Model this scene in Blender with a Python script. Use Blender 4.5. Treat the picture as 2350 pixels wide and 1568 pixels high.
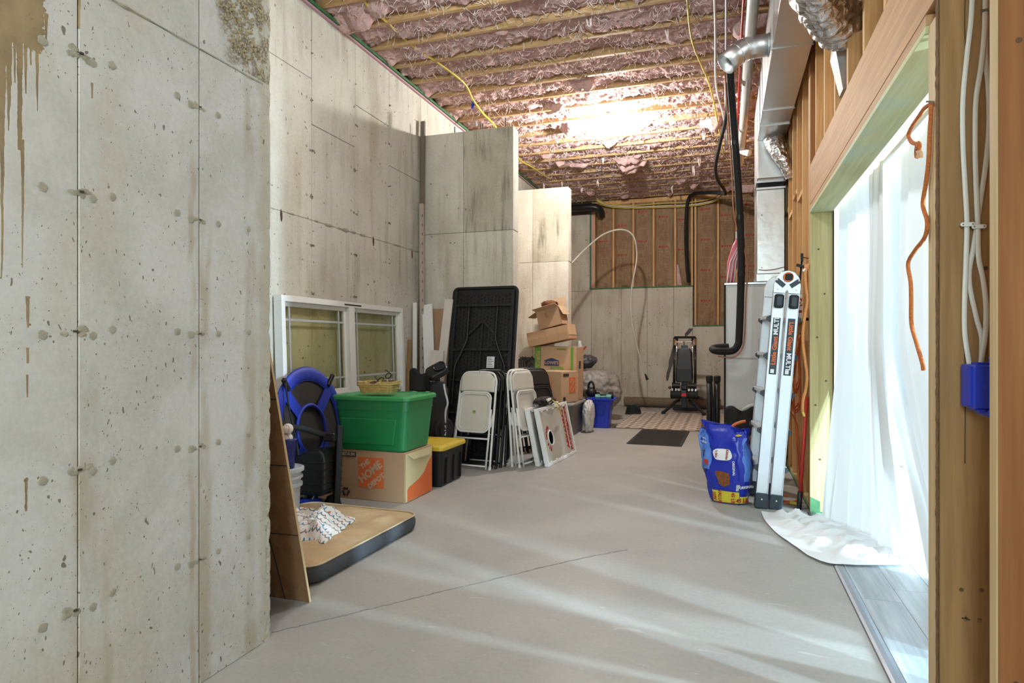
import bpy, bmesh, math, random
from math import sin, cos, pi, radians as R
from mathutils import Vector, Matrix, Euler, noise as mnoise
random.seed(7)
SC = bpy.context.scene
COL = SC.collection
for o in list(bpy.data.objects): bpy.data.objects.remove(o)

# ------------------------------------------------------------------ camera
H = 1.25; F = 1454.0; TH = math.atan(490/1454.0); CS, SN = cos(TH), sin(TH)
cam = bpy.data.cameras.new('camera'); cam.sensor_width = 36; cam.sensor_fit = 'HORIZONTAL'
cam.lens = 36*F/2350; cam.shift_y = 6/2350; cam.clip_start = .05
camo = bpy.data.objects.new('camera', cam); COL.objects.link(camo)
camo.location = (0, 0, H); camo.rotation_euler = (pi/2, 0, TH); SC.camera = camo
# ------------------------------------------------------------------ world, lamps, exposure
SC.view_settings.view_transform = 'Standard'; SC.view_settings.look = 'None'
SC.view_settings.gamma = 1; SC.view_settings.use_curve_mapping = False
SC.view_settings.exposure = 0.1
w = bpy.data.worlds.new('daylight'); SC.world = w; w.use_nodes = True
bg = w.node_tree.nodes['Background']; bg.inputs[0].default_value = (.64, .87, 1, 1); bg.inputs[1].default_value = 3.7
def lamp(kind, name, loc, power, color, rot=(0,0,0), **kw):
    l = bpy.data.lights.new(name, kind); l.energy = power; l.color = color
    for k, v in kw.items(): setattr(l, k, v)
    o = bpy.data.objects.new(name, l); COL.objects.link(o); o.location = loc; o.rotation_euler = rot; return o
def aim(o, tgt):
    o.rotation_euler = (Vector(tgt)-o.location).to_track_quat('-Z', 'Y').to_euler()
WARM = (1, .985, .93)
lamp('POINT', 'ceiling_bulb_light', (-1.44, 8.16, 3.93), 280, WARM, shadow_soft_size=.05)
lamp('POINT', 'rear_fill_light', (-.2, -1.9, 2.2), 305, (.68, .92, 1), shadow_soft_size=.35)  # unseen fill added behind the camera, lifts ceiling and near wall
lamp('POINT', 'near_fill_light', (-1.25, 3.5, 3.8), 110, (.86, .98, 1), shadow_soft_size=.12)  # unseen fill added above the view, brightens recessed wall and buttress
# daylight windows of the finished room next door, seen by the floor through the gaps of the curtain
WIN = [((5.2, 1.8, 1.15), (0, 2.8, .0), .16, 1.4, 720), ((5.2, .35, 1.15), (-.3, 3.6, 0), .16, 1.4, 760)]
for i, (loc, tg, sx, sy, pw) in enumerate(WIN):
    o = lamp('AREA', 'patio_glass_light', loc, pw, (.60, .85, 1), shape='RECTANGLE', size=sx, size_y=sy); aim(o, tg)
try:
    SC.cycles.use_denoising = True; SC.cycles.max_bounces = 8; SC.cycles.diffuse_bounces = 4; SC.cycles.glossy_bounces = 3; SC.cycles.use_adaptive_sampling = True; SC.cycles.adaptive_threshold = .03
    SC.cycles.transparent_max_bounces = 12; SC.cycles.sample_clamp_indirect = 6; SC.cycles.caustics_reflective = False; SC.cycles.caustics_refractive = False
except Exception: pass

# ------------------------------------------------------------------ picture to place (where a thing of known depth stands)
def fl(px, py, z=0.0):
    d = F*(H-z)/(py-790); a = (px-1665)*CS/F; X = a*d; return Vector((X, (d+X*SN)/CS, z))
def at(px, py, Y):
    a = (px-1665)*CS/F; d = Y*CS/(1+a*SN); return Vector((a*d, Y, H-(py-790)*d/F))
def atX(px, py, X):
    d = F*X/(CS*(px-1665)); return Vector((X, (d+X*SN)/CS, H-(py-790)*d/F))
# ------------------------------------------------------------------ mesh builder
class M:
    def __init__(s): s.v = []; s.f = []; s.m = []; s.T = None
    def add(s, vs, fs, mi=0):
        n = len(s.v)
        for p in vs:
            p = Vector(p); s.v.append(s.T @ p if s.T is not None else p)
        for f in fs: s.f.append(tuple(i+n for i in f)); s.m.append(mi)
        return s
    def box(s, x0, x1, y0, y1, z0, z1, mi=0):
        return s.add([(x0,y0,z0),(x1,y0,z0),(x1,y1,z0),(x0,y1,z0),(x0,y0,z1),(x1,y0,z1),(x1,y1,z1),(x0,y1,z1)],
            [(3,2,1,0),(4,5,6,7),(0,1,5,4),(1,2,6,5),(2,3,7,6),(3,0,4,7)], mi)
    def beam(s, p, q, w, t, up=(0,0,1), mi=0):
        p = Vector(p); q = Vector(q); d = (q-p); L = d.length; d.normalize(); up = Vector(up)
        a = up.cross(d)
        if a.length < 1e-4: a = Vector((1,0,0)).cross(d)
        a.normalize(); b = d.cross(a)
        vs = [p+a*i*w/2+b*j*t/2+d*k*L for k in (0,1) for i, j in ((-1,-1),(1,-1),(1,1),(-1,1))]
        return s.add(vs, [(3,2,1,0),(4,5,6,7),(0,1,5,4),(1,2,6,5),(2,3,7,6),(3,0,4,7)], mi)
    def tube(s, pts, r, n=8, mi=0, cap=True, closed=False):
        pts = [Vector(p) for p in pts]; k = len(pts); rs = r if isinstance(r, (list, tuple)) else [r]*k
        tang = []
        for i in range(k):
            a = pts[i-1] if (i or closed) else pts[0]; b = pts[(i+1) % k] if (i < k-1 or closed) else pts[k-1]
            t = b-a; tang.append(t.normalized() if t.length > 1e-9 else Vector((0,0,1)))
        ref = Vector((0,0,1)) if abs(tang[0].z) < .9 else Vector((1,0,0))
        u = tang[0].cross(ref).normalized(); vs = []
        for i in range(k):
            u = (u - tang[i]*u.dot(tang[i]))
            u = u.normalized() if u.length > 1e-6 else tang[i].orthogonal().normalized()
            w_ = tang[i].cross(u)
            for j in range(n):
                t = 2*pi*j/n; vs.append(pts[i]+(u*cos(t)+w_*sin(t))*rs[i])
        fs = [(i*n+j, i*n+(j+1)%n, ((i+1)%k)*n+(j+1)%n, ((i+1)%k)*n+j) for i in range(k if closed else k-1) for j in range(n)]
        if cap and not closed: fs += [tuple(range(n-1,-1,-1)), tuple((k-1)*n+j for j in range(n))]
        return s.add(vs, fs, mi)
    def loft(s, rings, mi=0, cap0=True, cap1=True):
        n = len(rings[0]); vs = [p for r in rings for p in r]
        fs = [(i*n+j, i*n+(j+1)%n, (i+1)*n+(j+1)%n, (i+1)*n+j) for i in range(len(rings)-1) for j in range(n)]
        if cap0: fs.append(tuple(range(n-1,-1,-1)))
        if cap1: fs.append(tuple((len(rings)-1)*n+j for j in range(n)))
        return s.add(vs, fs, mi)
    def lathe(s, prof, n=20, mi=0, c=(0,0,0), cap0=True, cap1=True):
        return s.loft([[(c[0]+r*cos(2*pi*j/n), c[1]+r*sin(2*pi*j/n), c[2]+z) for j in range(n)] for r, z in prof], mi, cap0, cap1)
    def prism(s, poly, z0, z1, mi=0):
        return s.loft([[(x,y,z0) for x,y in poly], [(x,y,z1) for x,y in poly]], mi)
    def grid(s, nu, nv, fn, mi=0):
        vs = [fn(i/(nu-1), j/(nv-1)) for j in range(nv) for i in range(nu)]
        fs = [(j*nu+i, j*nu+i+1, (j+1)*nu+i+1, (j+1)*nu+i) for j in range(nv-1) for i in range(nu-1)]
        return s.add(vs, fs, mi)
    def ball(s, c, rx, ry=None, rz=None, nu=16, nv=10, fn=None, mi=0):
        ry = ry or rx; rz = rz or rx; c = Vector(c); vs = []
        for j in range(nv+1):
            ph = -pi/2+pi*j/nv
            for i in range(nu):
                t = 2*pi*i/nu; d = Vector((cos(ph)*cos(t), cos(ph)*sin(t), sin(ph)))
                k = fn(d) if fn else 1
                vs.append(c+Vector((d.x*rx*k, d.y*ry*k, d.z*rz*k)))
        fs = [(j*nu+i, j*nu+(i+1)%nu, (j+1)*nu+(i+1)%nu, (j+1)*nu+i) for j in range(nv) for i in range(nu)]
        return s.add(vs, fs, mi)
    def build(s, name, mat, parent=None, smooth=False, bevel=0, seg=1, sub=0, solid=0, kind=None, label=None, rec=False):
        me = bpy.data.meshes.new(name); me.from_pydata([tuple(p) for p in s.v], [], s.f)
        mats = mat if isinstance(mat, (list, tuple)) else [mat]
        for m in mats: me.materials.append(m)
        if len(mats) > 1: me.polygons.foreach_set('material_index', s.m)
        if rec:
            b = bmesh.new(); b.from_mesh(me); bmesh.ops.remove_doubles(b, verts=b.verts, dist=1e-5); bmesh.ops.recalc_face_normals(b, faces=b.faces); b.to_mesh(me); b.free()
        if smooth: me.polygons.foreach_set('use_smooth', [True]*len(me.polygons))
        me.update()
        o = bpy.data.objects.new(name, me); COL.objects.link(o)
        if parent: o.parent = parent
        if solid: d = o.modifiers.new('s', 'SOLIDIFY'); d.thickness = solid; d.offset = 0
        if bevel:
            d = o.modifiers.new('b', 'BEVEL'); d.width = bevel; d.segments = seg; d.limit_method = 'ANGLE'; d.angle_limit = R(40)
        if sub: d = o.modifiers.new('u', 'SUBSURF'); d.levels = sub; d.render_levels = sub
        if kind: o['kind'] = kind
        if label: o['label'] = label
        return o
def box(name, x0,x1,y0,y1,z0,z1, mat, parent=None, **kw): return M().box(x0,x1,y0,y1,z0,z1).build(name, mat, parent, **kw)
def tag(o, label, cat, group=None):
    o['label'] = label; o['category'] = cat; o['kind'] = 'thing'
    if group: o['group'] = group
    return o
def thing(name, label, cat, loc=(0,0,0), rot=(0,0,0), group=None):
    o = bpy.data.objects.new(name, None); COL.objects.link(o); o.location = loc; o.rotation_euler = rot
    o.empty_display_size = .1
    return tag(o, label, cat, group)
def struct(o): o['kind'] = 'structure'; return o
def dup(root, loc, rot, label=None):
    r = root.copy(); COL.objects.link(r); r.location = loc; r.rotation_euler = rot
    if label: r['label'] = label
    for ch in list(root.children):
        c = ch.copy(); COL.objects.link(c); c.parent = r
        for g in ch.children:
            d = g.copy(); COL.objects.link(d); d.parent = c
    return r
def rr(w, d, r, n=5, cx=0, cy=0):
    p = []
    for sx, sy, a0 in ((1,1,0),(-1,1,90),(-1,-1,180),(1,-1,270)):
        for k in range(n+1):
            a = R(a0+90*k/n); p.append((cx+sx*(w/2-r)+r*cos(a), cy+sy*(d/2-r)+r*sin(a)))
    return p
def smooth_pts(ps, k=6):
    ps = [Vector(p) for p in ps]; out = []
    for i in range(len(ps)-1):
        p0 = ps[max(i-1,0)]; p1 = ps[i]; p2 = ps[i+1]; p3 = ps[min(i+2,len(ps)-1)]
        for j in range(k):
            t = j/k; out.append(.5*((2*p1)+(p2-p0)*t+(2*p0-5*p1+4*p2-p3)*t*t+(3*p1-p0-3*p2+p3)*t**3))
    out.append(ps[-1]); return out
def text(s, size, mat, parent, loc, rot=(0,0,0), name='lettering', ext=.0006, sx=1, bold=0, mtx=None, space=1):
    c = bpy.data.curves.new(name, 'FONT'); c.body = s; c.size = size; c.align_x = 'CENTER'; c.align_y = 'CENTER'
    c.extrude = ext; c.offset = bold; c.resolution_u = 2; c.space_character = space
    c.materials.append(mat)
    o = bpy.data.objects.new(name, c); COL.objects.link(o); o.parent = parent
    if mtx is not None: o.matrix_local = mtx
    else: o.location = loc; o.rotation_euler = rot
    o.scale = (sx, 1, 1) if mtx is None else o.scale
    return o
def fbm(p, oct=4): return mnoise.fractal(Vector(p), 1.0, 2.0, oct)
# ------------------------------------------------------------------ materials
def _new(name):
    m = bpy.data.materials.new(name); m.use_nodes = True; nt = m.node_tree
    return m, nt, nt.nodes['Principled BSDF']
def nd(nt, t, **kw):
    n = nt.nodes.new('ShaderNode'+t)
    for k, v in kw.items():
        if k[0] == '_': setattr(n, k[1:], v)
        else:
            key = int(k[1:]) if k[0] == 'i' and k[1:].isdigit() else k
            sk = n.inputs[key]
            if hasattr(v, 'is_output') or isinstance(v, bpy.types.NodeSocket): nt.links.new(v, sk)
            else: sk.default_value = v
    return n
def c4(c): return (c[0], c[1], c[2], 1)
def mixc(nt, f, a, b, mode='MIX'):
    n = nt.nodes.new('ShaderNodeMix'); n.data_type = 'RGBA'; n.blend_type = mode
    for i, v in ((0, f), (6, a), (7, b)):
        if isinstance(v, bpy.types.NodeSocket): nt.links.new(v, n.inputs[i])
        else: n.inputs[i].default_value = v if i == 0 else (v if len(v) == 4 else c4(v))
    return n.outputs[2]
def math_(nt, op, a, b=0.0, clamp=False):
    n = nt.nodes.new('ShaderNodeMath'); n.operation = op; n.use_clamp = clamp
    for i, v in ((0, a), (1, b)):
        if isinstance(v, bpy.types.NodeSocket): nt.links.new(v, n.inputs[i])
        else: n.inputs[i].default_value = v
    return n.outputs[0]
def coords(nt, scale=(1,1,1), rand=False):
    tc = nd(nt, 'TexCoord'); mp = nd(nt, 'Mapping', Scale=scale); nt.links.new(tc.outputs['Object'], mp.inputs['Vector'])
    if rand:
        oi = nd(nt, 'ObjectInfo'); ml = math_(nt, 'MULTIPLY', oi.outputs['Random'], 37.0)
        cb = nd(nt, 'CombineXYZ', X=ml, Y=ml, Z=ml); nt.links.new(cb.outputs[0], mp.inputs['Location'])
    return mp.outputs[0]
def noise(nt, vec, scale, detail=4, rough=.55, dist=0): return nd(nt, 'TexNoise', Vector=vec, Scale=scale, Detail=detail, Roughness=rough, Distortion=dist).outputs['Fac']
def ramp(nt, f, stops):
    n = nt.nodes.new('ShaderNodeValToRGB'); cr = n.color_ramp
    while len(cr.elements) < len(stops): cr.elements.new(.5)
    for e, (p, c) in zip(cr.elements, stops): e.position = p; e.color = c if len(c) == 4 else c4(c)
    nt.links.new(f, n.inputs[0]); return n.outputs[0]
def step(nt, f, a, b): # smooth 0..1 mask between a and b
    n = nd(nt, 'MapRange', Value=f); n.interpolation_type = 'SMOOTHSTEP'
    n.inputs['From Min'].default_value = a; n.inputs['From Max'].default_value = b; return n.outputs['Result']
def bump(nt, b, h, strength=.3, dist=.01):
    n = nd(nt, 'Bump', Strength=strength, Distance=dist, Height=h); nt.links.new(n.outputs[0], b.inputs['Normal'])
def mat(name, col, rough=.6, metal=0, var=.06, scale=6, bmp=0, bscale=60, spec=.5, coat=0, trans=0, emit=0, alpha=1):
    m, nt, b = _new(name); v = coords(nt)
    f = noise(nt, v, scale); dk = [c*(1-var*2) for c in col]; lt = [min(1, c*(1+var*2)) for c in col]
    nt.links.new(mixc(nt, f, dk, lt), b.inputs['Base Color'])
    b.inputs['Roughness'].default_value = rough; b.inputs['Metallic'].default_value = metal
    b.inputs['Specular IOR Level'].default_value = spec; b.inputs['Coat Weight'].default_value = coat
    b.inputs['Transmission Weight'].default_value = trans; b.inputs['Alpha'].default_value = alpha
    if emit: b.inputs['Emission Strength'].default_value = emit; b.inputs['Emission Color'].default_value = c4(col)
    if bmp: bump(nt, b, noise(nt, v, bscale, 5), bmp, .004)
    return m
def concrete(name, c1, c2, tan, pits=.5, stain=.5, dark=0, pscale=26, bumps=.35):
    m, nt, b = _new(name); v = coords(nt)
    base = mixc(nt, step(nt, noise(nt, v, 1.6, 6), .35, .68), c1, c2)
    st = step(nt, noise(nt, coords(nt, (3.2, 3.2, .55)), 1.3, 6, .6), .50, .72)
    base = mixc(nt, math_(nt, 'MULTIPLY', st, stain), base, tan)
    fine = noise(nt, v, 38, 6, .7); base = mixc(nt, .22, base, ramp(nt, fine, [(.3, (.25,.25,.25)), (.7, (.75,.75,.75))]), 'OVERLAY')
    if dark:
        sv = coords(nt, (9, 9, .8)); dm = step(nt, noise(nt, sv, 1.2, 7, .65), .47, .66); dm = math_(nt, 'MULTIPLY', dm, step(nt, noise(nt, v, 1.1, 3), .40, .6))
        base = mixc(nt, math_(nt, 'MULTIPLY', dm, dark), base, (.13,.115,.085))
    wv = nd(nt, 'VectorMath', _operation='ADD'); tc = v; nn = nd(nt, 'TexNoise', Vector=v, Scale=9.0, Detail=3.0)
    sc = nd(nt, 'VectorMath', _operation='SCALE'); nt.links.new(nn.outputs['Color'], sc.inputs[0]); sc.inputs['Scale'].default_value = .09
    nt.links.new(v, wv.inputs[0]); nt.links.new(sc.outputs[0], wv.inputs[1])
    vo = nd(nt, 'TexVoronoi', Vector=wv.outputs[0], Scale=float(pscale), Randomness=1.0)
    sel = nd(nt, 'SeparateColor', Color=vo.outputs['Color'])
    gate = math_(nt, 'GREATER_THAN', sel.outputs[0], 1-pits*.45)
    rad = math_(nt, 'MULTIPLY', sel.outputs[1], .2); rad = math_(nt, 'ADD', rad, .05)
    pm = math_(nt, 'MULTIPLY', math_(nt, 'LESS_THAN', vo.outputs['Distance'], rad), gate)
    base = mixc(nt, math_(nt, 'MULTIPLY', pm, .8), base, (.17,.145,.10))
    nt.links.new(base, b.inputs['Base Color']); b.inputs['Roughness'].default_value = .88; b.inputs['Specular IOR Level'].default_value = .25
    h = math_(nt, 'SUBTRACT', math_(nt, 'ADD', fine, math_(nt, 'MULTIPLY', noise(nt, v, 5, 3), 1.2)), math_(nt, 'MULTIPLY', pm, .9))
    bump(nt, b, h, bumps, .006); return m
def wood(name, c1, c2, axis, scale=1, rough=.65, knots=.6, tint=None):
    m, nt, b = _new(name)
    s = [11.0]*3; s[axis] = .7; v = coords(nt, [q*scale for q in s], True)
    g = noise(nt, v, 1.7, 5, .6, .9); base = mixc(nt, step(nt, g, .32, .68), c1, c2)
    s2 = [60.0]*3; s2[axis] = 2.0; f = noise(nt, coords(nt, s2, True), 1.0, 3)
    base = mixc(nt, .16, base, ramp(nt, f, [(.35,(.2,.2,.2)),(.65,(.8,.8,.8))]), 'OVERLAY')
    s3 = [5.0]*3; s3[axis] = 2.1; vo = nd(nt, 'TexVoronoi', Vector=coords(nt, s3, True), Scale=1.0)
    sel = nd(nt, 'SeparateColor', Color=vo.outputs['Color']); k = math_(nt, 'MULTIPLY', math_(nt, 'GREATER_THAN', sel.outputs[0], .72), math_(nt, 'SUBTRACT', 1.0, step(nt, vo.outputs['Distance'], .05, .10)))
    base = mixc(nt, math_(nt, 'MULTIPLY', k, knots), base, (.11,.045,.015))
    if tint: base = mixc(nt, math_(nt, 'MULTIPLY', step(nt, noise(nt, coords(nt), 2.3, 4), .45, .7), .7), base, tint)
    nt.links.new(base, b.inputs['Base Color']); b.inputs['Roughness'].default_value = rough; b.inputs['Specular IOR Level'].default_value = .3
    bump(nt, b, f, .15, .003); return m
def metal(name, col=(.72,.73,.74), rough=.32, var=.12):
    m, nt, b = _new(name); v = coords(nt)
    f = noise(nt, v, 3, 5); vo = nd(nt, 'TexVoronoi', Vector=v, Scale=30.0)
    nt.links.new(mixc(nt, f, [c*(1-var) for c in col], [min(1,c*(1+var)) for c in col]), b.inputs['Base Color'])
    b.inputs['Metallic'].default_value = 1
    nt.links.new(math_(nt, 'ADD', math_(nt, 'MULTIPLY', f, .25), rough-.1), b.inputs['Roughness'])
    bump(nt, b, noise(nt, v, 4, 3), .3, .015); return m
def crinkle(name, col, scale=18, rough=.3, metal_=0.0, strength=.8):
    m, nt, b = _new(name); v = coords(nt)
    vo = nd(nt, 'TexVoronoi', Vector=v, Scale=float(scale)); n2 = noise(nt, v, scale*.7, 4, .6, 1.2)
    nt.links.new(mixc(nt, n2, [c*.8 for c in col], [min(1,c*1.15) for c in col]), b.inputs['Base Color'])
    b.inputs['Roughness'].default_value = rough; b.inputs['Metallic'].default_value = metal_
    bump(nt, b, math_(nt, 'ADD', vo.outputs['Distance'], n2), strength, .012); return m

CW0 = concrete('near_concrete', (.60,.605,.585), (.53,.53,.505), (.50,.44,.33), .75, .35, 0, 34)
def near_wall_mat():
    m, nt, b = _new('near_wall_concrete'); v = coords(nt); tc = nd(nt, 'TexCoord'); sp = nd(nt, 'SeparateXYZ', Vector=tc.outputs['Object']); Y, Z = sp.outputs[1], sp.outputs[2]
    M_ = lambda op, a, b_=0.0, cl=False: math_(nt, op, a, b_, cl)
    n1 = noise(nt, v, 2.2, 7, .62, .6); base = mixc(nt, step(nt, n1, .36, .66), (.655,.655,.645), (.545,.54,.515))
    base = mixc(nt, M_('MULTIPLY', step(nt, noise(nt, coords(nt, (2.2,2.2,1)), 1.1, 5), .5, .68), .5), base, (.56,.51,.42))
    sw = noise(nt, coords(nt, (6, 6, 1.2)), 3.0, 6, .65, 1.5); base = mixc(nt, M_('MULTIPLY', step(nt, sw, .55, .75), .3), base, (.68,.68,.66))
    fine = noise(nt, v, 55, 6, .72); base = mixc(nt, .20, base, ramp(nt, fine, [(.3,(.25,.25,.25)),(.7,(.75,.75,.75))]), 'OVERLAY')
    wn_ = M_('MULTIPLY', step(nt, noise(nt, coords(nt, (5,5,1.5)), 2.0, 5), .35, .62), .6); wob = M_('MULTIPLY', M_('SUBTRACT', noise(nt, v, 7, 4), .5), .05); Yw = M_('ADD', Y, wob)
    for yc, w_, zt in ((1.40,.055,1.15),(1.455,.035,.75),(1.805,.02,2.0),(1.86,.045,1.75),(2.1,.05,2.4)): # tan rust weep beside the form joints
        g = M_('SUBTRACT', 1.0, step(nt, M_('ABSOLUTE', M_('SUBTRACT', Yw, yc)), w_*.3, w_)); zz = step(nt, M_('ADD', Z, M_('MULTIPLY', wob, 6.0)), zt+.15, zt-.25)
        base = mixc(nt, M_('MULTIPLY', M_('MULTIPLY', g, zz), wn_), base, (.40,.32,.20))
    pg = M_('GREATER_THAN', noise(nt, v, 2.6, 3), .45); cr = step(nt, M_('ADD', Y, M_('MULTIPLY', wob, 2.2)), 2.125, 2.175); base = mixc(nt, M_('MULTIPLY', cr, .65), base, mixc(nt, noise(nt, v, 16, 6, .7), (.36,.32,.22), (.60,.57,.45)))
    # honeycombed zone over the cold joint
    hz = M_('MULTIPLY', step(nt, M_('ADD', M_('ADD', Y, M_('MULTIPLY', Z, .45)), M_('MULTIPLY', wob, 3.0)), 3.02, 3.10), M_('GREATER_THAN', Z, 2.345)); hz = M_('MULTIPLY', hz, M_('GREATER_THAN', Y, 1.86))
    hv = nd(nt, 'TexVoronoi', Vector=v, Scale=95.0); hk = M_('MULTIPLY', hz, step(nt, noise(nt, v, 12, 4), .42, .55))
    base = mixc(nt, M_('MULTIPLY', hk, .8), base, mixc(nt, step(nt, hv.outputs['Distance'], .2, .6), (.50,.43,.30), (.16,.12,.07)))
    # bugholes, two sizes
    nn = nd(nt, 'TexNoise', Vector=v, Scale=14.0, Detail=3.0); sc = nd(nt, 'VectorMath', _operation='SCALE'); nt.links.new(nn.outputs['Color'], sc.inputs[0]); sc.inputs['Scale'].default_value = .07
    wv = nd(nt, 'VectorMath', _operation='ADD'); vr = nd(nt, 'Mapping', Vector=v, Rotation=(.7,0,0), Scale=(1,1.5,.8)).outputs[0]; nt.links.new(vr, wv.inputs[0]); nt.links.new(sc.outputs[0], wv.inputs[1]); pm = None
    for scl, dens, r0, r1 in ((20.0,.30,.03,.17),(52.0,.46,.05,.22),(120.0,.30,.06,.22)):
        vo = nd(nt, 'TexVoronoi', Vector=wv.outputs[0], Scale=scl); sl = nd(nt, 'SeparateColor', Color=vo.outputs['Color'])
        q = M_('MULTIPLY', M_('LESS_THAN', vo.outputs['Distance'], M_('ADD', M_('MULTIPLY', M_('POWER', sl.outputs[1], 2.0), r1), r0)), M_('GREATER_THAN', sl.outputs[0], 1-dens)); q = M_('MULTIPLY', q, pg)
        pm = q if pm is None else M_('MAXIMUM', pm, q)
    base = mixc(nt, M_('MULTIPLY', pm, .85), base, (.15,.13,.085))
    # brown foam and its drips (a stain with its own outline)
    st = M_('MULTIPLY', M_('LESS_THAN', M_('ADD', Y, M_('MULTIPLY', M_('SUBTRACT', noise(nt, v, 16, 5, .65), .5), .14)), 1.285), M_('GREATER_THAN', M_('ADD', Z, M_('MULTIPLY', M_('SUBTRACT', noise(nt, v, 13, 5, .65), .5), .16)), 2.07))
    dn = M_('ADD', .55, M_('MULTIPLY', noise(nt, v, 40, 2), .9)); yd = M_('ADD', Y, M_('MULTIPLY', wob, .25))
    for px, y0, y1, w0, w1 in ((46,30,345,17,9),(52,320,615,9,2),(20,40,300,22,3),(60,40,215,13,3),(86,40,255,12,2),(4,40,420,26,6),(5,380,640,8,3),(181,-60,66,7,5),(64,680,752,9,6),(64,798,834,8,6),(62,860,912,6,3),(59,1098,1174,7,5),(211,190,226,6,3),(72,40,150,9,4),(34,40,190,9,3),(106,30,95,10,4)):
        a, c_ = atX(px, y0, -1.83), atX(px, y1, -1.83); hw0 = (atX(px+w0/2, y0, -1.83).y-atX(px-w0/2, y0, -1.83).y)/2; hw1 = (atX(px+w1/2, y1, -1.83).y-atX(px-w1/2, y1, -1.83).y)/2
        t = nd(nt, 'MapRange', Value=Z); t.inputs['From Min'].default_value = c_.z; t.inputs['From Max'].default_value = a.z; t.inputs['To Min'].default_value = hw1; t.inputs['To Max'].default_value = hw0
        d = M_('ABSOLUTE', M_('SUBTRACT', yd, (a.y+c_.y)/2)); k = M_('MULTIPLY', M_('LESS_THAN', d, M_('MULTIPLY', t.outputs[0], dn)), M_('MULTIPLY', M_('GREATER_THAN', Z, c_.z), M_('LESS_THAN', Z, a.z)))
        st = M_('MAXIMUM', st, k)
    base = mixc(nt, M_('MULTIPLY', st, .88), base, mixc(nt, step(nt, noise(nt, v, 6, 5), .35, .65), (.22,.145,.055), (.38,.26,.115)))
    nt.links.new(base, b.inputs['Base Color']); b.inputs['Roughness'].default_value = .88; b.inputs['Specular IOR Level'].default_value = .25
    h = M_('ADD', fine, M_('MULTIPLY', n1, 1.5))
    bump(nt, b, h, .4, .006); return m
CW = near_wall_mat()
CL = concrete('left_concrete', (.66,.635,.56), (.56,.53,.455), (.42,.36,.26), .35, .6, .3, 26)
CF = concrete('buttress_concrete', (.64,.60,.52), (.53,.49,.41), (.38,.32,.23), .35, .6, .35, 24)
CM = concrete('mildewed_concrete', (.52,.48,.39), (.40,.36,.28), (.30,.25,.17), .3, .7, .85, 24)
CB = concrete('back_concrete', (.61,.555,.46), (.51,.455,.37), (.36,.30,.22), .45, .5, .3, 20)
CRM = concrete('crumbly_concrete', (.60,.58,.47), (.44,.40,.29), (.40,.33,.20), .9, .7, .25, 40, .9)
JOINT = mat('joint_brown', (.27,.225,.15), .9, var=.2)  # brown of the wall cores, visible in the panel joints
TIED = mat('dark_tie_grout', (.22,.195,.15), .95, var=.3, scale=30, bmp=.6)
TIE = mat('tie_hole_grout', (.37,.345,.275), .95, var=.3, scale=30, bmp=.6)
PLUG = mat('tie_plug_grout', (.385,.36,.295), .95, var=.15, scale=40, bmp=.4)
RUST = mat('foam_stain_brown', (.36,.22,.07), .8, var=.25, scale=9)
STUD = wood('stud_wood', (.58,.305,.12), (.69,.415,.185), 2)
STUDR = wood('reddish_stud_wood', (.29,.113,.038), (.355,.15,.055), 2, .6)
STUDB = wood('brown_post_wood', (.30,.162,.065), (.41,.235,.098), 2, .8, knots=.8)
STUDL = wood('pale_edge_wood', (.55,.38,.20), (.62,.45,.255), 2)
HEAD = wood('header_wood', (.48,.26,.125), (.56,.325,.165), 1, .7, knots=.35)
JAMB = wood('treated_jamb_wood', (.40,.33,.15), (.48,.41,.20), 2, .6, knots=.7)
JAMBH = wood('treated_head_wood', (.52,.52,.27), (.62,.60,.33), 1, .7, tint=(.45,.58,.48), knots=.4)
JOIST = wood('joist_wood', (.45,.275,.12), (.58,.375,.185), 0)
SHEATH = wood('sheathing_plywood', (.50,.28,.13), (.58,.35,.18), 2, .3, knots=.1)
GREEN = mat('sill_seal_green', (.05,.16,.06), .7, var=.3, scale=14)
PINKFOAM = mat('sill_foam_pink', (.55,.33,.38), .8)
DUCT = metal('galvanised_duct', (.66,.665,.67), .33)
FOIL = crinkle('foil_duct_jacket', (.8,.8,.82), 26, .25, 1.0, .9)
PVC = mat('white_pvc', (.80,.78,.74), .4)
BLACK = mat('black_plastic', (.010,.010,.010), .42, spec=.35)
BLACKM = mat('matte_black_foam', (.014,.014,.014), .7, bmp=.3, spec=.3)
BLACKF = mat('black_fabric', (.015,.015,.016), .9, bmp=.4, bscale=150)
GUN = mat('black_painted_steel', (.014,.014,.015), .33, spec=.4)
CHROME = metal('chrome', (.85,.85,.87), .14, .03)
WHITE = mat('white_enamel', (.78,.77,.74), .38, var=.03)
WHITEP = mat('white_plastic', (.82,.81,.79), .45, var=.03)
TRIMW = mat('white_trim_paint', (.80,.78,.76), .5, var=.03)
CREAM = mat('cream_plastic', (.66,.62,.54), .5, var=.04)
CARD = mat('cardboard', (.43,.27,.155), .85, var=.07, scale=4, bmp=.15, bscale=30)
CARD2 = mat('pale_cardboard', (.50,.34,.21), .85, var=.07, scale=4, bmp=.15, bscale=30)
CARDIN = mat('cardboard_inside', (.33,.20,.10), .9, var=.07)
CREAMC = mat('cream_printed_cardboard', (.55,.47,.26), .8, var=.05)
ORANGE = mat('orange_print', (.62,.13,.03), .7, var=.06)
ORANGEP = mat('orange_plastic', (.75,.16,.03), .45)
DARKINK = mat('dark_ink', (.03,.027,.022), .8)
GRN = mat('green_plastic', (.012,.20,.062), .38, var=.06, scale=3)
GRNL = mat('green_lid_plastic', (.03,.27,.075), .4, var=.08, scale=5)
YEL = mat('yellow_plastic', (.66,.47,.045), .42)
YELB = mat('bag_yellow_film', (.72,.60,.05), .35)
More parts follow.
